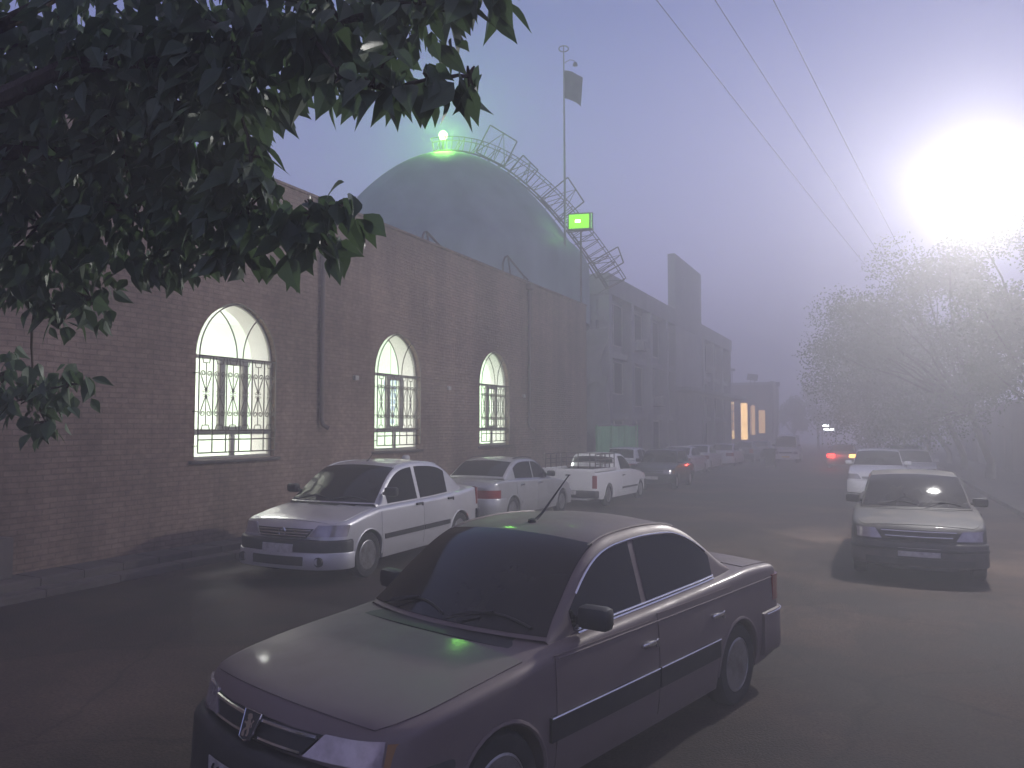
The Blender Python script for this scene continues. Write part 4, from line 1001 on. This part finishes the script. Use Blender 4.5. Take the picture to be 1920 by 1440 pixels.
# ------------------------------------------------------------------ street lamp, wires
LP = Vector((1.45, 14.4, 6.02))
t = empty('street_lamp', (3.55, 14.4, gz(14.4))); tag(t, 'glaring white street lamp on a curved arm at the right', 'street lamp'); lo = Vector(t.location)
mb = MB(); mb.tube([(0, 0, 0), (0, 0, 3), (0, 0, 5.55), (-.12, 0, 6.05), (-.5, 0, 6.32), (-1.2, 0, 6.40), (-1.80, 0, 6.36)], [.085, .075, .06, .05, .042, .038, .036], 12); mb.rbox((0, 0, .2), (.3, .3, .5), .03); mb.build('pole', M['pole'], t, 40)
q = LP - lo
mb = MB(); mb.lathe([(.001, .26), (.10, .25), (.20, .18), (.26, .08), (.27, .02), (.25, .02)], 20, Matrix.Translation(q) @ Matrix.Diagonal((1.25, .9, .8, 1))); mb.build('lamp_head', M['pole'], t, 50)
mb = MB(); mb.lathe([(.25, .02), (.22, -.06), (.13, -.12), (.001, -.14)], 20, Matrix.Translation(q) @ Matrix.Diagonal((1.25, .9, .8, 1))); mb.build('lens', emis('street_lamp_lens', (1, .98, .95), 60), t, 60)
point('street_lamp_light', LP + Vector((0, .0, -.26)), 2100, (1.0, .97, .94), .12)
sl = bpy.data.lights.new('street_lamp_beam', 'SPOT'); sl.energy = 2650; sl.color = (1.0, .965, .93); sl.shadow_soft_size = .14; sl.spot_size = radians(100); sl.spot_blend = .4
so = bpy.data.objects.new('street_lamp_beam', sl); COL.objects.link(so); so.location = LP + Vector((0, -.34, -.12)); so.rotation_euler = (radians(105), 0, radians(180 - 8))
t = empty('utility_pole', (2.3, 50, gz(50))); tag(t, 'thin utility pole carrying the three overhead wires', 'pole')
mb = MB(); mb.tube([(0, 0, 0), (0, 0, 8.6)], [.13, .09], 10); mb.build('pole', M['concrete'], t, 40)
mb = MB(); mb.rbox((0, 0, 8.1), (1.7, .12, .12), .015); mb.build('crossarm', M['steel'], t, 35)
for i, dx in enumerate((-.65, 0, .65)):
    mb = MB(); mb.lathe([(.05, 8.16), (.06, 8.22), (.035, 8.26), (.05, 8.31), (.02, 8.36)], 10, Matrix.Translation((dx, 0, 0))); mb.build('insulator', M['white'], t, 40)
    a = Vector((-2.46 + .66 * i, 9.7 + .2 * i, 7.5)); b = Vector((2.3 + dx, 50, gz(50) + 8.34)); d = (b - a); d0 = a - d * .55
    pts = []
    for k in range(41):
        s = k / 40; p = d0.lerp(b, s); pts.append(p + Vector((0, 0, -.0 - .25 * sin(pi * s) + .25 * sin(pi * .355))))
    mb = MB(); mb.tube(pts, .0042, 5); w = mb.build('overhead_wire', M['wire'], None, 40)
    tag(w, ['leftmost overhead wire crossing the sky at the upper right', 'middle overhead wire crossing the sky at the upper right', 'rightmost overhead wire, nearest the lamp glare'][i], 'wire', 'overhead wires')

# ------------------------------------------------------------------ vehicles
P_dark = paint('dark_grey_paint', (0.160, 0.126, 0.122), .20, .50, .30, .08)
P_dark.node_tree.nodes['Principled BSDF'].inputs['Coat Roughness'].default_value = .10
P_silver = paint('silver_paint', (0.56, 0.55, 0.56), .5, .32, .15)
P_silver2 = paint('dusty_silver_paint', (0.40, 0.40, 0.40), .45, .36, .22)
P_white = paint('white_paint', (0.74, 0.73, 0.72), .0, .32, .10)
P_charcoal = paint('charcoal_paint', (0.060, 0.060, 0.060), .3, .36, .2)
P_dusty = paint('dusty_grey_paint', (0.032, 0.031, 0.033), .1, .6, .45)
P_grey = paint('mid_grey_paint', (0.22, 0.22, 0.23), .4, .36, .2)

# nearest car
root, c, pp = build_car('saloon_car', spec_old_saloon(rbump=(.27, .60, .03, 1.22)), P_dark, 2, 'steel', M['blackplastic'], mirrors=(1.62, 1.00, M['blackplastic']), moulding=(.44, .565, M['blackplastic'], True), handles=(.735, M['chrome']), side_chrome=True)
pp['rb'].data.materials.clear(); pp['rb'].data.materials.append(P_dark)
g = MB()   # indented crease above the handles
for sg in (-1, 1):
    g = MB()
    g.tube([c.D((x, sg * (c.side(x, .845) + .0045), .845)) for x in [lerp(1.30, 4.2, i / 30) for i in range(31)]], 0.006, 6); g.build('crease_line', P_dark, root, 40)
    g = MB()
    g.tube([c.D((*c.outline(sg * lerp(1.18, .74, i / 10), .033, True), .585)) for i in range(11)], .007, 6); g.build('chrome_strip', M['chrome'], root, 40)
# shield badge with an upright lion
bz = Matrix.Translation(c.D((-.020, 0, .662))) @ Matrix.Rotation(-pi / 2, 4, 'Z') @ Matrix.Rotation(radians(66), 4, 'X') @ Matrix.Diagonal((1.25, 1.05, 1, 1))
sh = [(-.055, .062), (.055, .062), (.034, -.052), (0, -.062), (-.034, -.052)]
mb = MB(); mb.prism(sh, 0, .012, bz); bd = mb.build('badge', M['blackplastic'], root, 30)
mb = MB(); mb.tube([bz @ Vector((x, y, .012)) for x, y in sh], .0042, 6, closed=True); mb.build('badge_rim', M['chrome'], bd, 40)
mb = MB()
lion = [[(-.018, -.048), (-.004, -.046), (-.002, -.036), (-.008, -.026), (.002, -.014), (.010, -.030), (.006, -.042), (.020, -.040), (.022, -.028), (.016, -.006), (.018, .012), (.008, .026), (.014, .036), (.006, .050), (-.008, .050), (-.020, .040), (-.014, .034), (-.016, .026), (-.008, .024), (-.012, .012), (-.022, .016), (-.026, .006), (-.012, .004), (-.006, -.008), (-.018, -.020), (-.022, -.036)]]
lion.append([(.018, -.008), (.028, .0), (.024, .016), (.032, .026), (.026, .030), (.018, .014), (.022, .004)])
for p in lion: mb.prism(p, .010, .018, bz)
mb.build('lion_emblem', M['chrome'], bd, 30)
mb = MB(); pa = Vector((2.12, 0, c.ztop(2.12, 0) - .005)); mb.tube([pa, pa + Vector((.10, 0, .05)), pa + Vector((.42, 0, .30))], [.012, .009, .004], 6); mb.lathe([(.035, 0), (.028, .022), (.012, .03)], 12, Matrix.Translation(pa)); mb.build('aerial', M['blackplastic'], root, 40)
# worn marks on the front plate
pl = [o for o in pp['fb'].children][0]; mb = MB(); rp = random.Random(3)
for k in range(7):
    t0 = -.20 + .062 * k; pts = []
    for i in range(5):
        x, y = c.outline(t0 + rp.uniform(-.018, .022), c.fbump[2] + .016); pts.append(c.D((x, y, .39 + .02 * i)))
    mb.tube(pts, .006, 5)
mb.build('plate_mark', M['ink'], pl)
park(root, -2.71, 2.755, 14.8, 'dark grey saloon parked askew in the foreground, shield badge on its grille')

# silver saloon by the wall
root, c, pp = build_car('saloon_car', spec_rounded_saloon(), P_silver, 2, 'alloy', M['blackplastic'], mirrors=(1.30, 1.12, M['blackplastic']), moulding=(.475, .545, M['blackplastic'], False), handles=(.88, M['blackplastic']), lens_m=M['lens'])
g = MB(); c.band(g, 1.08, .20, .42, .062, False, 40, .02); g.build('lower_bumper', P_silver, pp['fb'], 40)
g = MB(); c.face(g, -.40, .40, .255, .37, .072, skirt=.01); g.build('air_intake', M['blackplastic'], pp['fb'], 35)
for sg in (-1, 1):
    g = MB(); x, y = c.outline(sg * .62, .066); T = Matrix.Translation(c.D((x, y, .31))) @ Matrix.Rotation(-pi / 2, 4, 'Y'); g.lathe([(.062, -.02), (.062, .012), (.045, .0), (.0, .004)], 16, T); g.build('fog_lamp', M['blackplastic'], pp['fb'], 40)
bz = Matrix.Translation(c.D((.012, 0, .665))) @ Matrix.Rotation(-pi / 2, 4, 'Y')
mb = MB(); mb.tube([bz @ Vector((.055 * cos(a), .055 * sin(a), .02)) for a in [2 * pi * i / 20 for i in range(20)]], .009, 6, closed=True); mb.tube([bz @ Vector((-.03, -.018, .02)), bz @ Vector((.03, 0, .02)), bz @ Vector((-.03, .018, .02))], .006, 5); mb.build('badge', M['chrome'], root, 40)
mb = MB(); pa = Vector((1.95, 0, c.ztop(1.95, 0) - .005)); mb.tube([pa, pa + Vector((.06, 0, .04)), pa + Vector((.16, 0, .12))], [.014, .010, .005], 6); mb.build('aerial', M['blackplastic'], root, 40)
park(root, -7.20, 7.86, -1.4, 'silver saloon with black bumper parked by the brick wall, facing the camera')

# second silver saloon, tail towards the camera
s2 = spec_old_saloon(L=4.50, W=.86, top=[(0, .68), (.05, .72), (.13, .75), (.6, .83), (1.2, .91), (1.45, .94), (2.4, .955), (3.5, .985), (3.75, .99), (4.25, .98), (4.42, .95), (4.5, .86)],
    roof=[(1.22, .89), (2.02, 1.35), (2.25, 1.385), (2.6, 1.395), (2.95, 1.385), (3.20, 1.34), (3.92, .98)], x2=3.20, x3=3.90, boot=(3.95, 4.42), rcr=.24, bowr=.12, side_windows=[(1.5, 2.34), (2.40, 3.40)], tail=(.42, 1.0, .58, .77), wheels=(.86, 3.58))
root, c, pp = build_car('saloon_car', s2, P_silver2, 1, 'alloy', P_silver2, mirrors=(1.62, 1.02, M['blackplastic']), moulding=(.42, .48, P_silver2, False), handles=(.84, M['chrome']), side_chrome=True)
for sg in (-1, 1):
    g = MB(); g.tube([c.DC((x, sg * .56, c.ztop(x, .56) + .035)) for x in [lerp(2.1, 3.1, i / 8) for i in range(9)]], .012, 6); g.build('roof_rail', M['blackplastic'], root, 40)
park(root, -8.12, 14.35 + 4.5, 181, 'silver saloon with red rear lamps seen from behind, next to the white pickup')

# white pickup
pk = spec_old_saloon(L=4.62, W=.85, top=[(0, .68), (.05, .72), (.13, .75), (.6, .83), (1.2, .91), (1.45, .94), (2.4, .96), (2.9, .96), (3.6, .96), (4.4, .96), (4.62, .95)], roof=[(1.22, .89), (1.95, 1.36), (2.15, 1.40), (2.35, 1.405), (2.55, 1.40), (2.72, 1.37), (2.98, .95)],
    x1=1.95, x2=2.74, x3=2.95, side_windows=[(1.5, 2.52)], boot=None, doors=[(1.28, 2.62)], mould=[(1.25, 2.62)], wheels=(.86, 3.70), rcr=.05, bowr=.0, crown=.02, rbump=(.26, .46, .05, .85), tail=(.70, .83, .52, .86), plate_r=.40)
root, c, pp = build_car('pickup_truck', pk, P_white, 1, 'steel', M['blackplastic'], mirrors=(1.6, 1.0, M['blackplastic']), moulding=(.42, .47, M['blackplastic'], False), handles=(.80, M['blackplastic']))
g = MB(); g.box((3.75, 0, .968), (1.55, 1.42, .02)); g.build('load_bed', M['blackplastic'], root)
g = MB()
for sg in (-1, 1): g.rbox((3.78, sg * .76, 1.0), (1.64, .07, .08), .015)
g.rbox((4.59, 0, .97), (.05, 1.5, .12), .012); g.build('bed_rail', P_white, root, 35)
g = MB(); c.face(g, -.66, .66, .50, .955, .008, True, nu=10, nv=5); tg = g.build('tailgate', P_white, root, 35)
g = MB(); g.rbox((4.64, 0, .86), (.03, .14, .04), .008); g.build('door_handle', M['blackplastic'], tg, 35)
rk = empty('load_rack', (0, 0, 0)); rk.parent = root; g = MB()
for y in (-.74, .74):
    for z in (1.02, 1.16, 1.28, 1.42): g.tube([(3.02, y, z), (4.5, y, z)], .014, 6)
    for x in (3.02, 3.4, 3.76, 4.13, 4.5): g.tube([(x, y, .98), (x, y, 1.43)], .018, 6)
for z in (1.02, 1.16, 1.28, 1.42): g.tube([(3.02, -.74, z), (3.02, .74, z)], .014, 6)
for y in (-.37, 0, .37): g.tube([(3.02, y, .98), (3.02, y, 1.43)], .016, 6)
g.build('rack_bars', M['steel'], rk, 40); 
park(root, -7.62, 19.5 + 4.62, 181.5, 'white pickup truck with a load rack seen from behind by the hall corner', 'pickup')

# dark hatchback facing the camera
root, c, pp = build_car('hatchback_car', spec_hatch(), P_charcoal, 1, 'steel', M['blackplastic'], mirrors=(1.22, 1.0, M['blackplastic']), moulding=(.42, .48, M['blackplastic'], False), handles=(.80, M['chrome']), side_chrome=True)
park(root, -7.55, 27.1, -1, 'small charcoal hatchback facing the camera beyond the white pickup')
# white cars up the left side, tails towards the camera
sw = spec_old_saloon(rcr=.2, bowr=.1); base, c, pp = build_car('saloon_car', sw, P_white, 1, 'alloy', P_white, mirrors=(1.62, 1.0, P_white), moulding=(.40, .47, P_white, False), handles=(.80, M['chrome']), side_chrome=True)
G = 'white saloons in the row up the left side'
park(base, -9.05, 40.4, 180, 'white saloon directly behind the charcoal hatchback', 'car', G)
b2 = dup(base); park(b2, -9.35, 46.1, 180, 'second white saloon in the row beyond the charcoal hatchback', 'car', G)
b3 = dup(base); park(b3, -9.3, 53.4, 180, 'third white saloon in the row, by the concrete columns', 'car', G)
hw, c, pp = build_car('hatchback_car', spec_hatch(L=3.8, W=.84), P_white, 1, 'steel', M['blackplastic'], handles=(.82, M['blackplastic']))
park(hw, -9.75, 29.2 + 3.8, 178, 'white hatchback half hidden between the pickup and the green fence', 'car')
gs, c, pp = build_car('saloon_car', spec_rounded_saloon(), P_grey, 1, 'steel', M['blackplastic'], handles=(.86, M['blackplastic']))
park(gs, -9.2, 60.6, 180, 'grey saloon at the far end of the left row', 'car', 'grey cars at the far left')
g2 = dup(gs); park(g2, -9.0, 67.5, 180, 'last dark car of the left row, nearest the van', 'car', 'grey cars at the far left')

# right side: grey-silver saloon, white hatchback, more behind
s3 = spec_old_saloon(head=(0.44, .86, .585, .715, .08, .04), indic=(.87, .98, .60, .705, 0, 0), grille=(.40, .615, .705, 2, .06), fbump=(.24, .56, .05, 1.20))
P_dusty.node_tree.nodes['Principled BSDF'].inputs['Coat Weight'].default_value = 0.1
root, c, pp = build_car('saloon_car', s3, P_dusty, 2, 'alloy', P_dusty, mirrors=(1.62, 1.0, M['blackplastic']), moulding=(.40, .50, M['blackplastic'], False), handles=(.80, M['blackplastic']))
g = MB(); c.face(g, -.62, .62, .27, .35, .056, skirt=.01); g.build('air_intake', M['blackplastic'], pp['fb'], 35)
g = MB(); c.band(g, 1.2, .44, .485, .062, False, 40, .012); g.build('bumper_strip', M['blackplastic'], pp['fb'], 40)
park(root, .38, 11.6, .5, 'dusty silver saloon facing the camera under the street lamp')
hb = spec_hatch(L=3.85, W=.84, zb=.22, wheels=(.75, 3.2), R=.345, zc=.31, rw=.31, rcf=.3, bowf=.16, slope=.4, top=[(0, .76), (.06, .83), (.3, .92), (.9, 1.04), (1.1, 1.06), (2.4, 1.08), (3.4, 1.06), (3.7, 1.04), (3.85, .96)],
    roof=[(.86, 1.0), (1.62, 1.47), (1.9, 1.52), (2.4, 1.535), (2.9, 1.52), (3.2, 1.48), (3.72, 1.03)], x1=1.62, x2=3.2, x3=3.70, rnd=.12, side_windows=[(1.25, 2.1), (2.17, 3.0)], head=(.44, .90, .64, .79, .10, .08), indic=None, tail=(.55, .9, .75, 1.0), grille=(.40, .64, .72, 2, .04), fbump=(.22, .60, .05, 1.0), rbump=(.24, .6, .05, 1.0), crown=.05)
root, c, pp = build_car('hatchback_car', hb, P_white, 1, 'alloy', P_white, mirrors=(1.30, 1.12, P_white), handles=(.86, P_white))
park(root, -.22, 25.9, 1, 'white hatchback facing the camera behind the dusty silver saloon')
b4 = dup(base); park(b4, 1.0, 33.5, 0, 'white saloon parked behind the white hatchback on the right', 'car', 'cars parked on the right side')
b5 = dup(gs); park(b5, .9, 41.5, 0, 'grey saloon under the right trees, behind the white pair', 'car', 'cars parked on the right side')
# car driving away with lit lamps
root, c, pp = build_car('saloon_car', spec_old_saloon(), P_grey, 1, 'steel', M['blackplastic'], handles=(.80, M['blackplastic']))
tl = [o for o in root.children if o.name.startswith('tail_light')]
lampm = emis('red_lamp', (1.0, .03, .02), 9); ambm = emis('amber_lamp', (1.0, .42, .10), 7)
for o in tl:
    side = o.data.vertices[0].co.y; me = o.data
    me.materials.clear(); me.materials.append(lampm if side < 0 else ambm)
    if side > 0: o['label'] = 'flashing amber tail light'
park(root, -2.3, 50.0 + 4.41, 180, 'grey car driving away with a glowing red tail lamp', 'car')
point('tail_lamp_light', (-2.95, 49.6, gz(50) + .80), 70, (1, .06, .04), .1)
point('indicator_light', (-1.65, 49.7, gz(50) + .78), 5, (1, .45, .15), .08)
# van
vn = Car(L=4.7, W=.85, zb=.26, rcf=.22, rcr=.12, bowf=.12, bowr=.03, slope=.12, wheels=(.75, 3.6), R=.35, zc=.31, rw=.31, rnd=.10, crown=.03,
    top=[(0, .86), (.08, .98), (.2, 1.03), (.45, 1.08), (1, 1.08), (3, 1.08), (4.6, 1.08), (4.7, 1.05)], roof=[(.30, 1.02), (.85, 1.84), (1.2, 1.95), (2.5, 1.98), (3.8, 1.97), (4.45, 1.93), (4.66, 1.05)], x0=.34, x1=.92, x2=4.40, x3=4.62, tumble=.12,
    side_windows=[(.75, 1.5), (1.6, 2.9), (3.0, 4.2)], bonnet=(.1, .4), boot=None, doors=[(.6, 1.55)], fbump=(.28, .58, .05, 1.0), rbump=(.28, .58, .05, .95), head=(.50, .80, .64, .82, 0, 0), indic=None, tail=(.66, .84, .7, 1.0), grille=(.44, .68, .80, 2, 0), plate_f=.45, plate_r=.7, mould=[])
root, c, pp = build_car('van', vn, P_white, 1, 'steel', P_white, mirrors=(.62, 1.25, M['blackplastic']))
for o in pp['fb'].children:
    if o.name.startswith('number_plate'): o.data.materials.clear(); o.data.materials.append(M['plateyellow'])
park(root, -6.3, 57.5, -2, 'white van with a yellow plate coming down the middle of the street', 'van')

# scrap of paper on the road
mb = MB(); P = []; rp = random.Random(9)
for i in range(6): P.append([(.06 * i - .15 + rp.uniform(-.01, .01), .05 * j - .1 + rp.uniform(-.012, .012), .008 + rp.uniform(0, .035)) for j in range(5)])
mb.grid(P); o = mb.build('paper_scrap', M['white'], None, None); o.location = (-4.62, 8.55, gz(8.55)); o.rotation_euler = (0, 0, .4); tag(o, 'crumpled pale paper scrap on the road beside the silver saloon front wheel', 'litter')
# wheeled bin in the roadway
t = empty('wheeled_bin', (-6.2, 48.5, gz(48.5))); tag(t, 'dark wheeled bin standing in front of the white van', 'bin')
mb = MB(); vs = []
for z, a in ((.12, .23), (.95, .31), (1.0, .34), (1.03, .34)): vs += [(-a, -a, z), (a, -a, z), (a, a, z), (-a, a, z)]
mb.add(vs, [(3, 2, 1, 0)] + [(4 * k + i, 4 * k + (i + 1) % 4, 4 * k + 4 + (i + 1) % 4, 4 * k + 4 + i) for k in range(3) for i in range(4)] + [(12, 13, 14, 15)]); mb.build('bin_body', M['blackplastic'], t, 30)
mb = MB(); mb.rbox((0, .02, 1.10), (.74, .78, .12), .04); mb.tube([(-.3, .42, 1.05), (.3, .42, 1.05)], .025, 8); mb.build('lid', M['blackplastic'], t, 35)
for sx in (-1, 1): mb = MB(); mb.lathe([(.0, -.03), (.11, -.03), (.12, 0), (.11, .03), (.0, .03)], 16, Matrix.Translation((sx * .28, .24, .12)) @ Matrix.Rotation(pi / 2, 4, 'Y')); mb.build('wheel', M['rubber'], t, 40)
# ------------------------------------------------------------------ person behind the silver saloon
def person(loc, rz, H, label):
    s = H / 1.70
    J = dict(pel=(0, 0, .93), sp=(0, .01, 1.12), ch=(0, .015, 1.30), nk=(0, .0, 1.44), nk2=(0, -.02, 1.50), hd=(0, -.035, 1.56), hd2=(0, -.04, 1.63), top=(0, -.03, 1.68))
    E_ = [('pel', 'sp'), ('sp', 'ch'), ('ch', 'nk'), ('nk', 'nk2'), ('nk2', 'hd'), ('hd', 'hd2'), ('hd2', 'top')]
    Rr = dict(pel=(.155, .11), sp=(.135, .10), ch=(.165, .115), nk=(.062, .06), nk2=(.055, .055), hd=(.072, .088), hd2=(.078, .096), top=(.045, .055))
    for q, sx in (('l', 1), ('r', -1)):
        J.update({q + 'hip': (sx * .10, 0, .87), q + 'kn': (sx * .11, -.02, .49), q + 'an': (sx * .115, .02, .09), q + 'to': (sx * .135, -.15, .035), q + 'sh': (sx * .185, .01, 1.385), q + 'el': (sx * .235, .04, 1.10), q + 'wr': (sx * .225, -.06, .87), q + 'pa': (sx * .220, -.085, .80)})
        E_ += [('pel', q + 'hip'), (q + 'hip', q + 'kn'), (q + 'kn', q + 'an'), (q + 'an', q + 'to'), ('ch', q + 'sh'), (q + 'sh', q + 'el'), (q + 'el', q + 'wr'), (q + 'wr', q + 'pa')]
        Rr.update({q + 'hip': (.088, .095), q + 'kn': (.058, .062), q + 'an': (.042, .048), q + 'to': (.04, .025), q + 'sh': (.068, .068), q + 'el': (.046, .046), q + 'wr': (.028, .032), q + 'pa': (.022, .042)})
        for f in range(5):
            a = (-.035 + .022 * f); ln = (.055, .075, .082, .076, .06)[f]
            if f == 0: b = (sx * .215, -.125, .80); e = (sx * .208, -.145, .765)
            else: b = (sx * .222, -.085 + a, .765); e = (sx * .218, -.09 + a * 1.1 - .012, .765 - ln)
            J[q + 'f%da' % f] = b; J[q + 'f%db' % f] = e; E_ += [(q + 'pa', q + 'f%da' % f), (q + 'f%da' % f, q + 'f%db' % f)]; Rr[q + 'f%da' % f] = (.0095, .0095); Rr[q + 'f%db' % f] = (.008, .008)
    ks = list(J); me = bpy.data.meshes.new('person_body'); me.from_pydata([tuple(v * s for v in J[k]) for k in ks], [(ks.index(a), ks.index(b)) for a, b in E_], [])
    o = bpy.data.objects.new('tmp_body', me); COL.objects.link(o); md = o.modifiers.new('s', 'SKIN'); md.use_smooth_shade = True
    for i, k in enumerate(ks): me.skin_vertices[0].data[i].radius = (Rr[k][0] * s, Rr[k][1] * s); me.skin_vertices[0].data[i].use_root = (k == 'pel')
    sb = o.modifiers.new('d', 'SUBSURF'); sb.levels = 2
    dg = bpy.context.evaluated_depsgraph_get(); m2 = bpy.data.meshes.new_from_object(o.evaluated_get(dg)); bpy.data.objects.remove(o)
    jk = mottle(mat('pale_grey_jacket', (.30, .31, .33), .85), (.24, .25, .27), 6); tr_ = mat('dark_trousers', (.04, .04, .045), .85); sk = mat('skin', (.36, .22, .16), .55)
    m2.materials.clear()
    for m_ in (jk, tr_, sk): m2.materials.append(m_)
    for p in m2.polygons:
        z = p.center.z / s; x = abs(p.center.x) / s
        p.material_index = 2 if (z > 1.46 or (z < .885 and x > .18 and z > .6)) else (1 if z < .94 and not (x > .19 and z > .85) else 0); p.use_smooth = True
    b = bpy.data.objects.new('person', m2); COL.objects.link(b); b.location = loc; b.rotation_euler = (0, 0, rz); tag(b, label, 'person')
    mb = MB(); T = Matrix.Translation((0, -.035 * s, 1.60 * s)) @ Matrix.Diagonal((.9, 1.08, 1, 1))
    mb.lathe([(.098 * s, .0), (.104 * s, .02 * s), (.10 * s, .07 * s), (.07 * s, .105 * s), (.0, .115 * s)], 20, T); mb.build('cap', mottle(mat('pale_cap', (.50, .50, .49), .8), (.4, .4, .4), 8), b, 60)
    mb = MB(); hz = 1.60 * s   # face
    mb.lathe([(.016 * s, 0), (.010 * s, .02 * s), (.004 * s, .03 * s)], 8, Matrix.Translation((0, -.125 * s, 1.555 * s)) @ Matrix.Rotation(.35, 4, 'X')); mb.build('nose', sk, b, 60)
    mb = MB()
    for sx in (-1, 1): mb.lathe([(0, -.010 * s), (.010 * s, 0), (0, .010 * s)], 8, Matrix.Translation((sx * .030 * s, -.118 * s, 1.585 * s)))
    mb.build('eyes', M['ink'], b, 60)
    mb = MB(); mb.tube([(-.022 * s, -.118 * s, 1.523 * s), (0, -.124 * s, 1.520 * s), (.022 * s, -.118 * s, 1.523 * s)], .004 * s, 5); mb.build('mouth', mat('lips', (.25, .10, .09), .6), b, 60)
    mb = MB()
    for sx in (-1, 1): mb.lathe([(.0, -.03 * s), (.014 * s, -.01 * s), (.016 * s, .012 * s), (0, .028 * s)], 8, Matrix.Translation((sx * .080 * s, -.03 * s, 1.575 * s)))
    mb.build('ears', sk, b, 60)
    return b
person((-8.72, 13.1, gz(13.1)), .6, 1.52, 'person in a pale cap standing behind the silver saloon by the wall')

# ------------------------------------------------------------------ air, sky, camera
HAZE_D = 0.0175
hm = bpy.data.materials.new('haze'); hm.use_nodes = True; N, L = hm.node_tree.nodes, hm.node_tree.links; N.clear()
o = N.new('ShaderNodeOutputMaterial'); pv = N.new('ShaderNodeVolumePrincipled'); pv.inputs['Color'].default_value = (.95, .935, .985, 1); pv.inputs['Density'].default_value = HAZE_D; pv.inputs['Anisotropy'].default_value = 0.25
pv.inputs['Density Attribute'].default_value = ''; L.new(pv.outputs[0], o.inputs['Volume'])
try: hm.cycles.homogeneous_volume = True
except Exception: pass
mb = MB(); mb.box((0, 80, 8), (250, 250, 26)); hz = mb.build('haze', hm); tag(hz, kind='stuff'); hz.display_type = 'WIRE'

w = bpy.data.worlds.new('World'); SC.world = w; w.use_nodes = True; N, L = w.node_tree.nodes, w.node_tree.links; N.clear()
o = N.new('ShaderNodeOutputWorld'); bg = N.new('ShaderNodeBackground'); sk = N.new('ShaderNodeTexSky'); sk.sky_type = 'NISHITA'; sk.sun_disc = False
sk.sun_elevation = radians(-2.2); sk.sun_rotation = radians(150); sk.dust_density = 2.0; sk.ozone_density = 2.0; sk.altitude = 900
hs = N.new('ShaderNodeMix'); hs.data_type = 'RGBA'; hs.blend_type = 'MIX'; hs.inputs[0].default_value = 0.72
tc = N.new('ShaderNodeTexCoord'); sx = N.new('ShaderNodeSeparateXYZ'); L.new(tc.outputs['Generated'], sx.inputs[0])
cr_ = N.new('ShaderNodeValToRGB'); cr_.color_ramp.elements[0].color = (0.84, 0.83, 1.40, 1); cr_.color_ramp.elements[1].color = (0.31, 0.24, 0.33, 1); cr_.color_ramp.elements[1].position = 0.95; e_ = cr_.color_ramp.elements.new(0.48); e_.color = (0.17, 0.21, 0.56, 1)
L.new(sx.outputs[2], cr_.inputs[0]); L.new(cr_.outputs[0], hs.inputs[7])
mu = N.new('ShaderNodeVectorMath'); mu.operation = 'SCALE'; mu.inputs['Scale'].default_value = 2.0
L.new(sk.outputs[0], mu.inputs[0]); L.new(mu.outputs[0], hs.inputs[6]); L.new(hs.outputs[2], bg.inputs[0]); bg.inputs[1].default_value = 1.1; L.new(bg.outputs[0], o.inputs[0])

cam = bpy.data.cameras.new('camera'); co = bpy.data.objects.new('camera', cam); COL.objects.link(co); SC.camera = co
cam.sensor_width = 36; cam.lens = 27; cam.clip_end = 1500; cam.clip_start = 0.05
co.location = (0, 0, 2.07); co.rotation_euler = (radians(90 + 3.06), 0, radians(25.8))
SC.view_settings.view_transform = 'Standard'; SC.view_settings.look = 'None'; SC.view_settings.exposure = 0.0; SC.view_settings.gamma = 1
SC.cycles.use_denoising = True
try: SC.cycles.denoiser = 'OPENIMAGEDENOISE'
except Exception: pass
SC.cycles.volume_bounces = 1; SC.cycles.max_bounces = 8; SC.cycles.diffuse_bounces = 3; SC.cycles.glossy_bounces = 3; SC.cycles.transparent_max_bounces = 12
SC.cycles.sample_clamp_indirect = 4.0; SC.cycles.caustics_reflective = False; SC.cycles.caustics_refractive = False
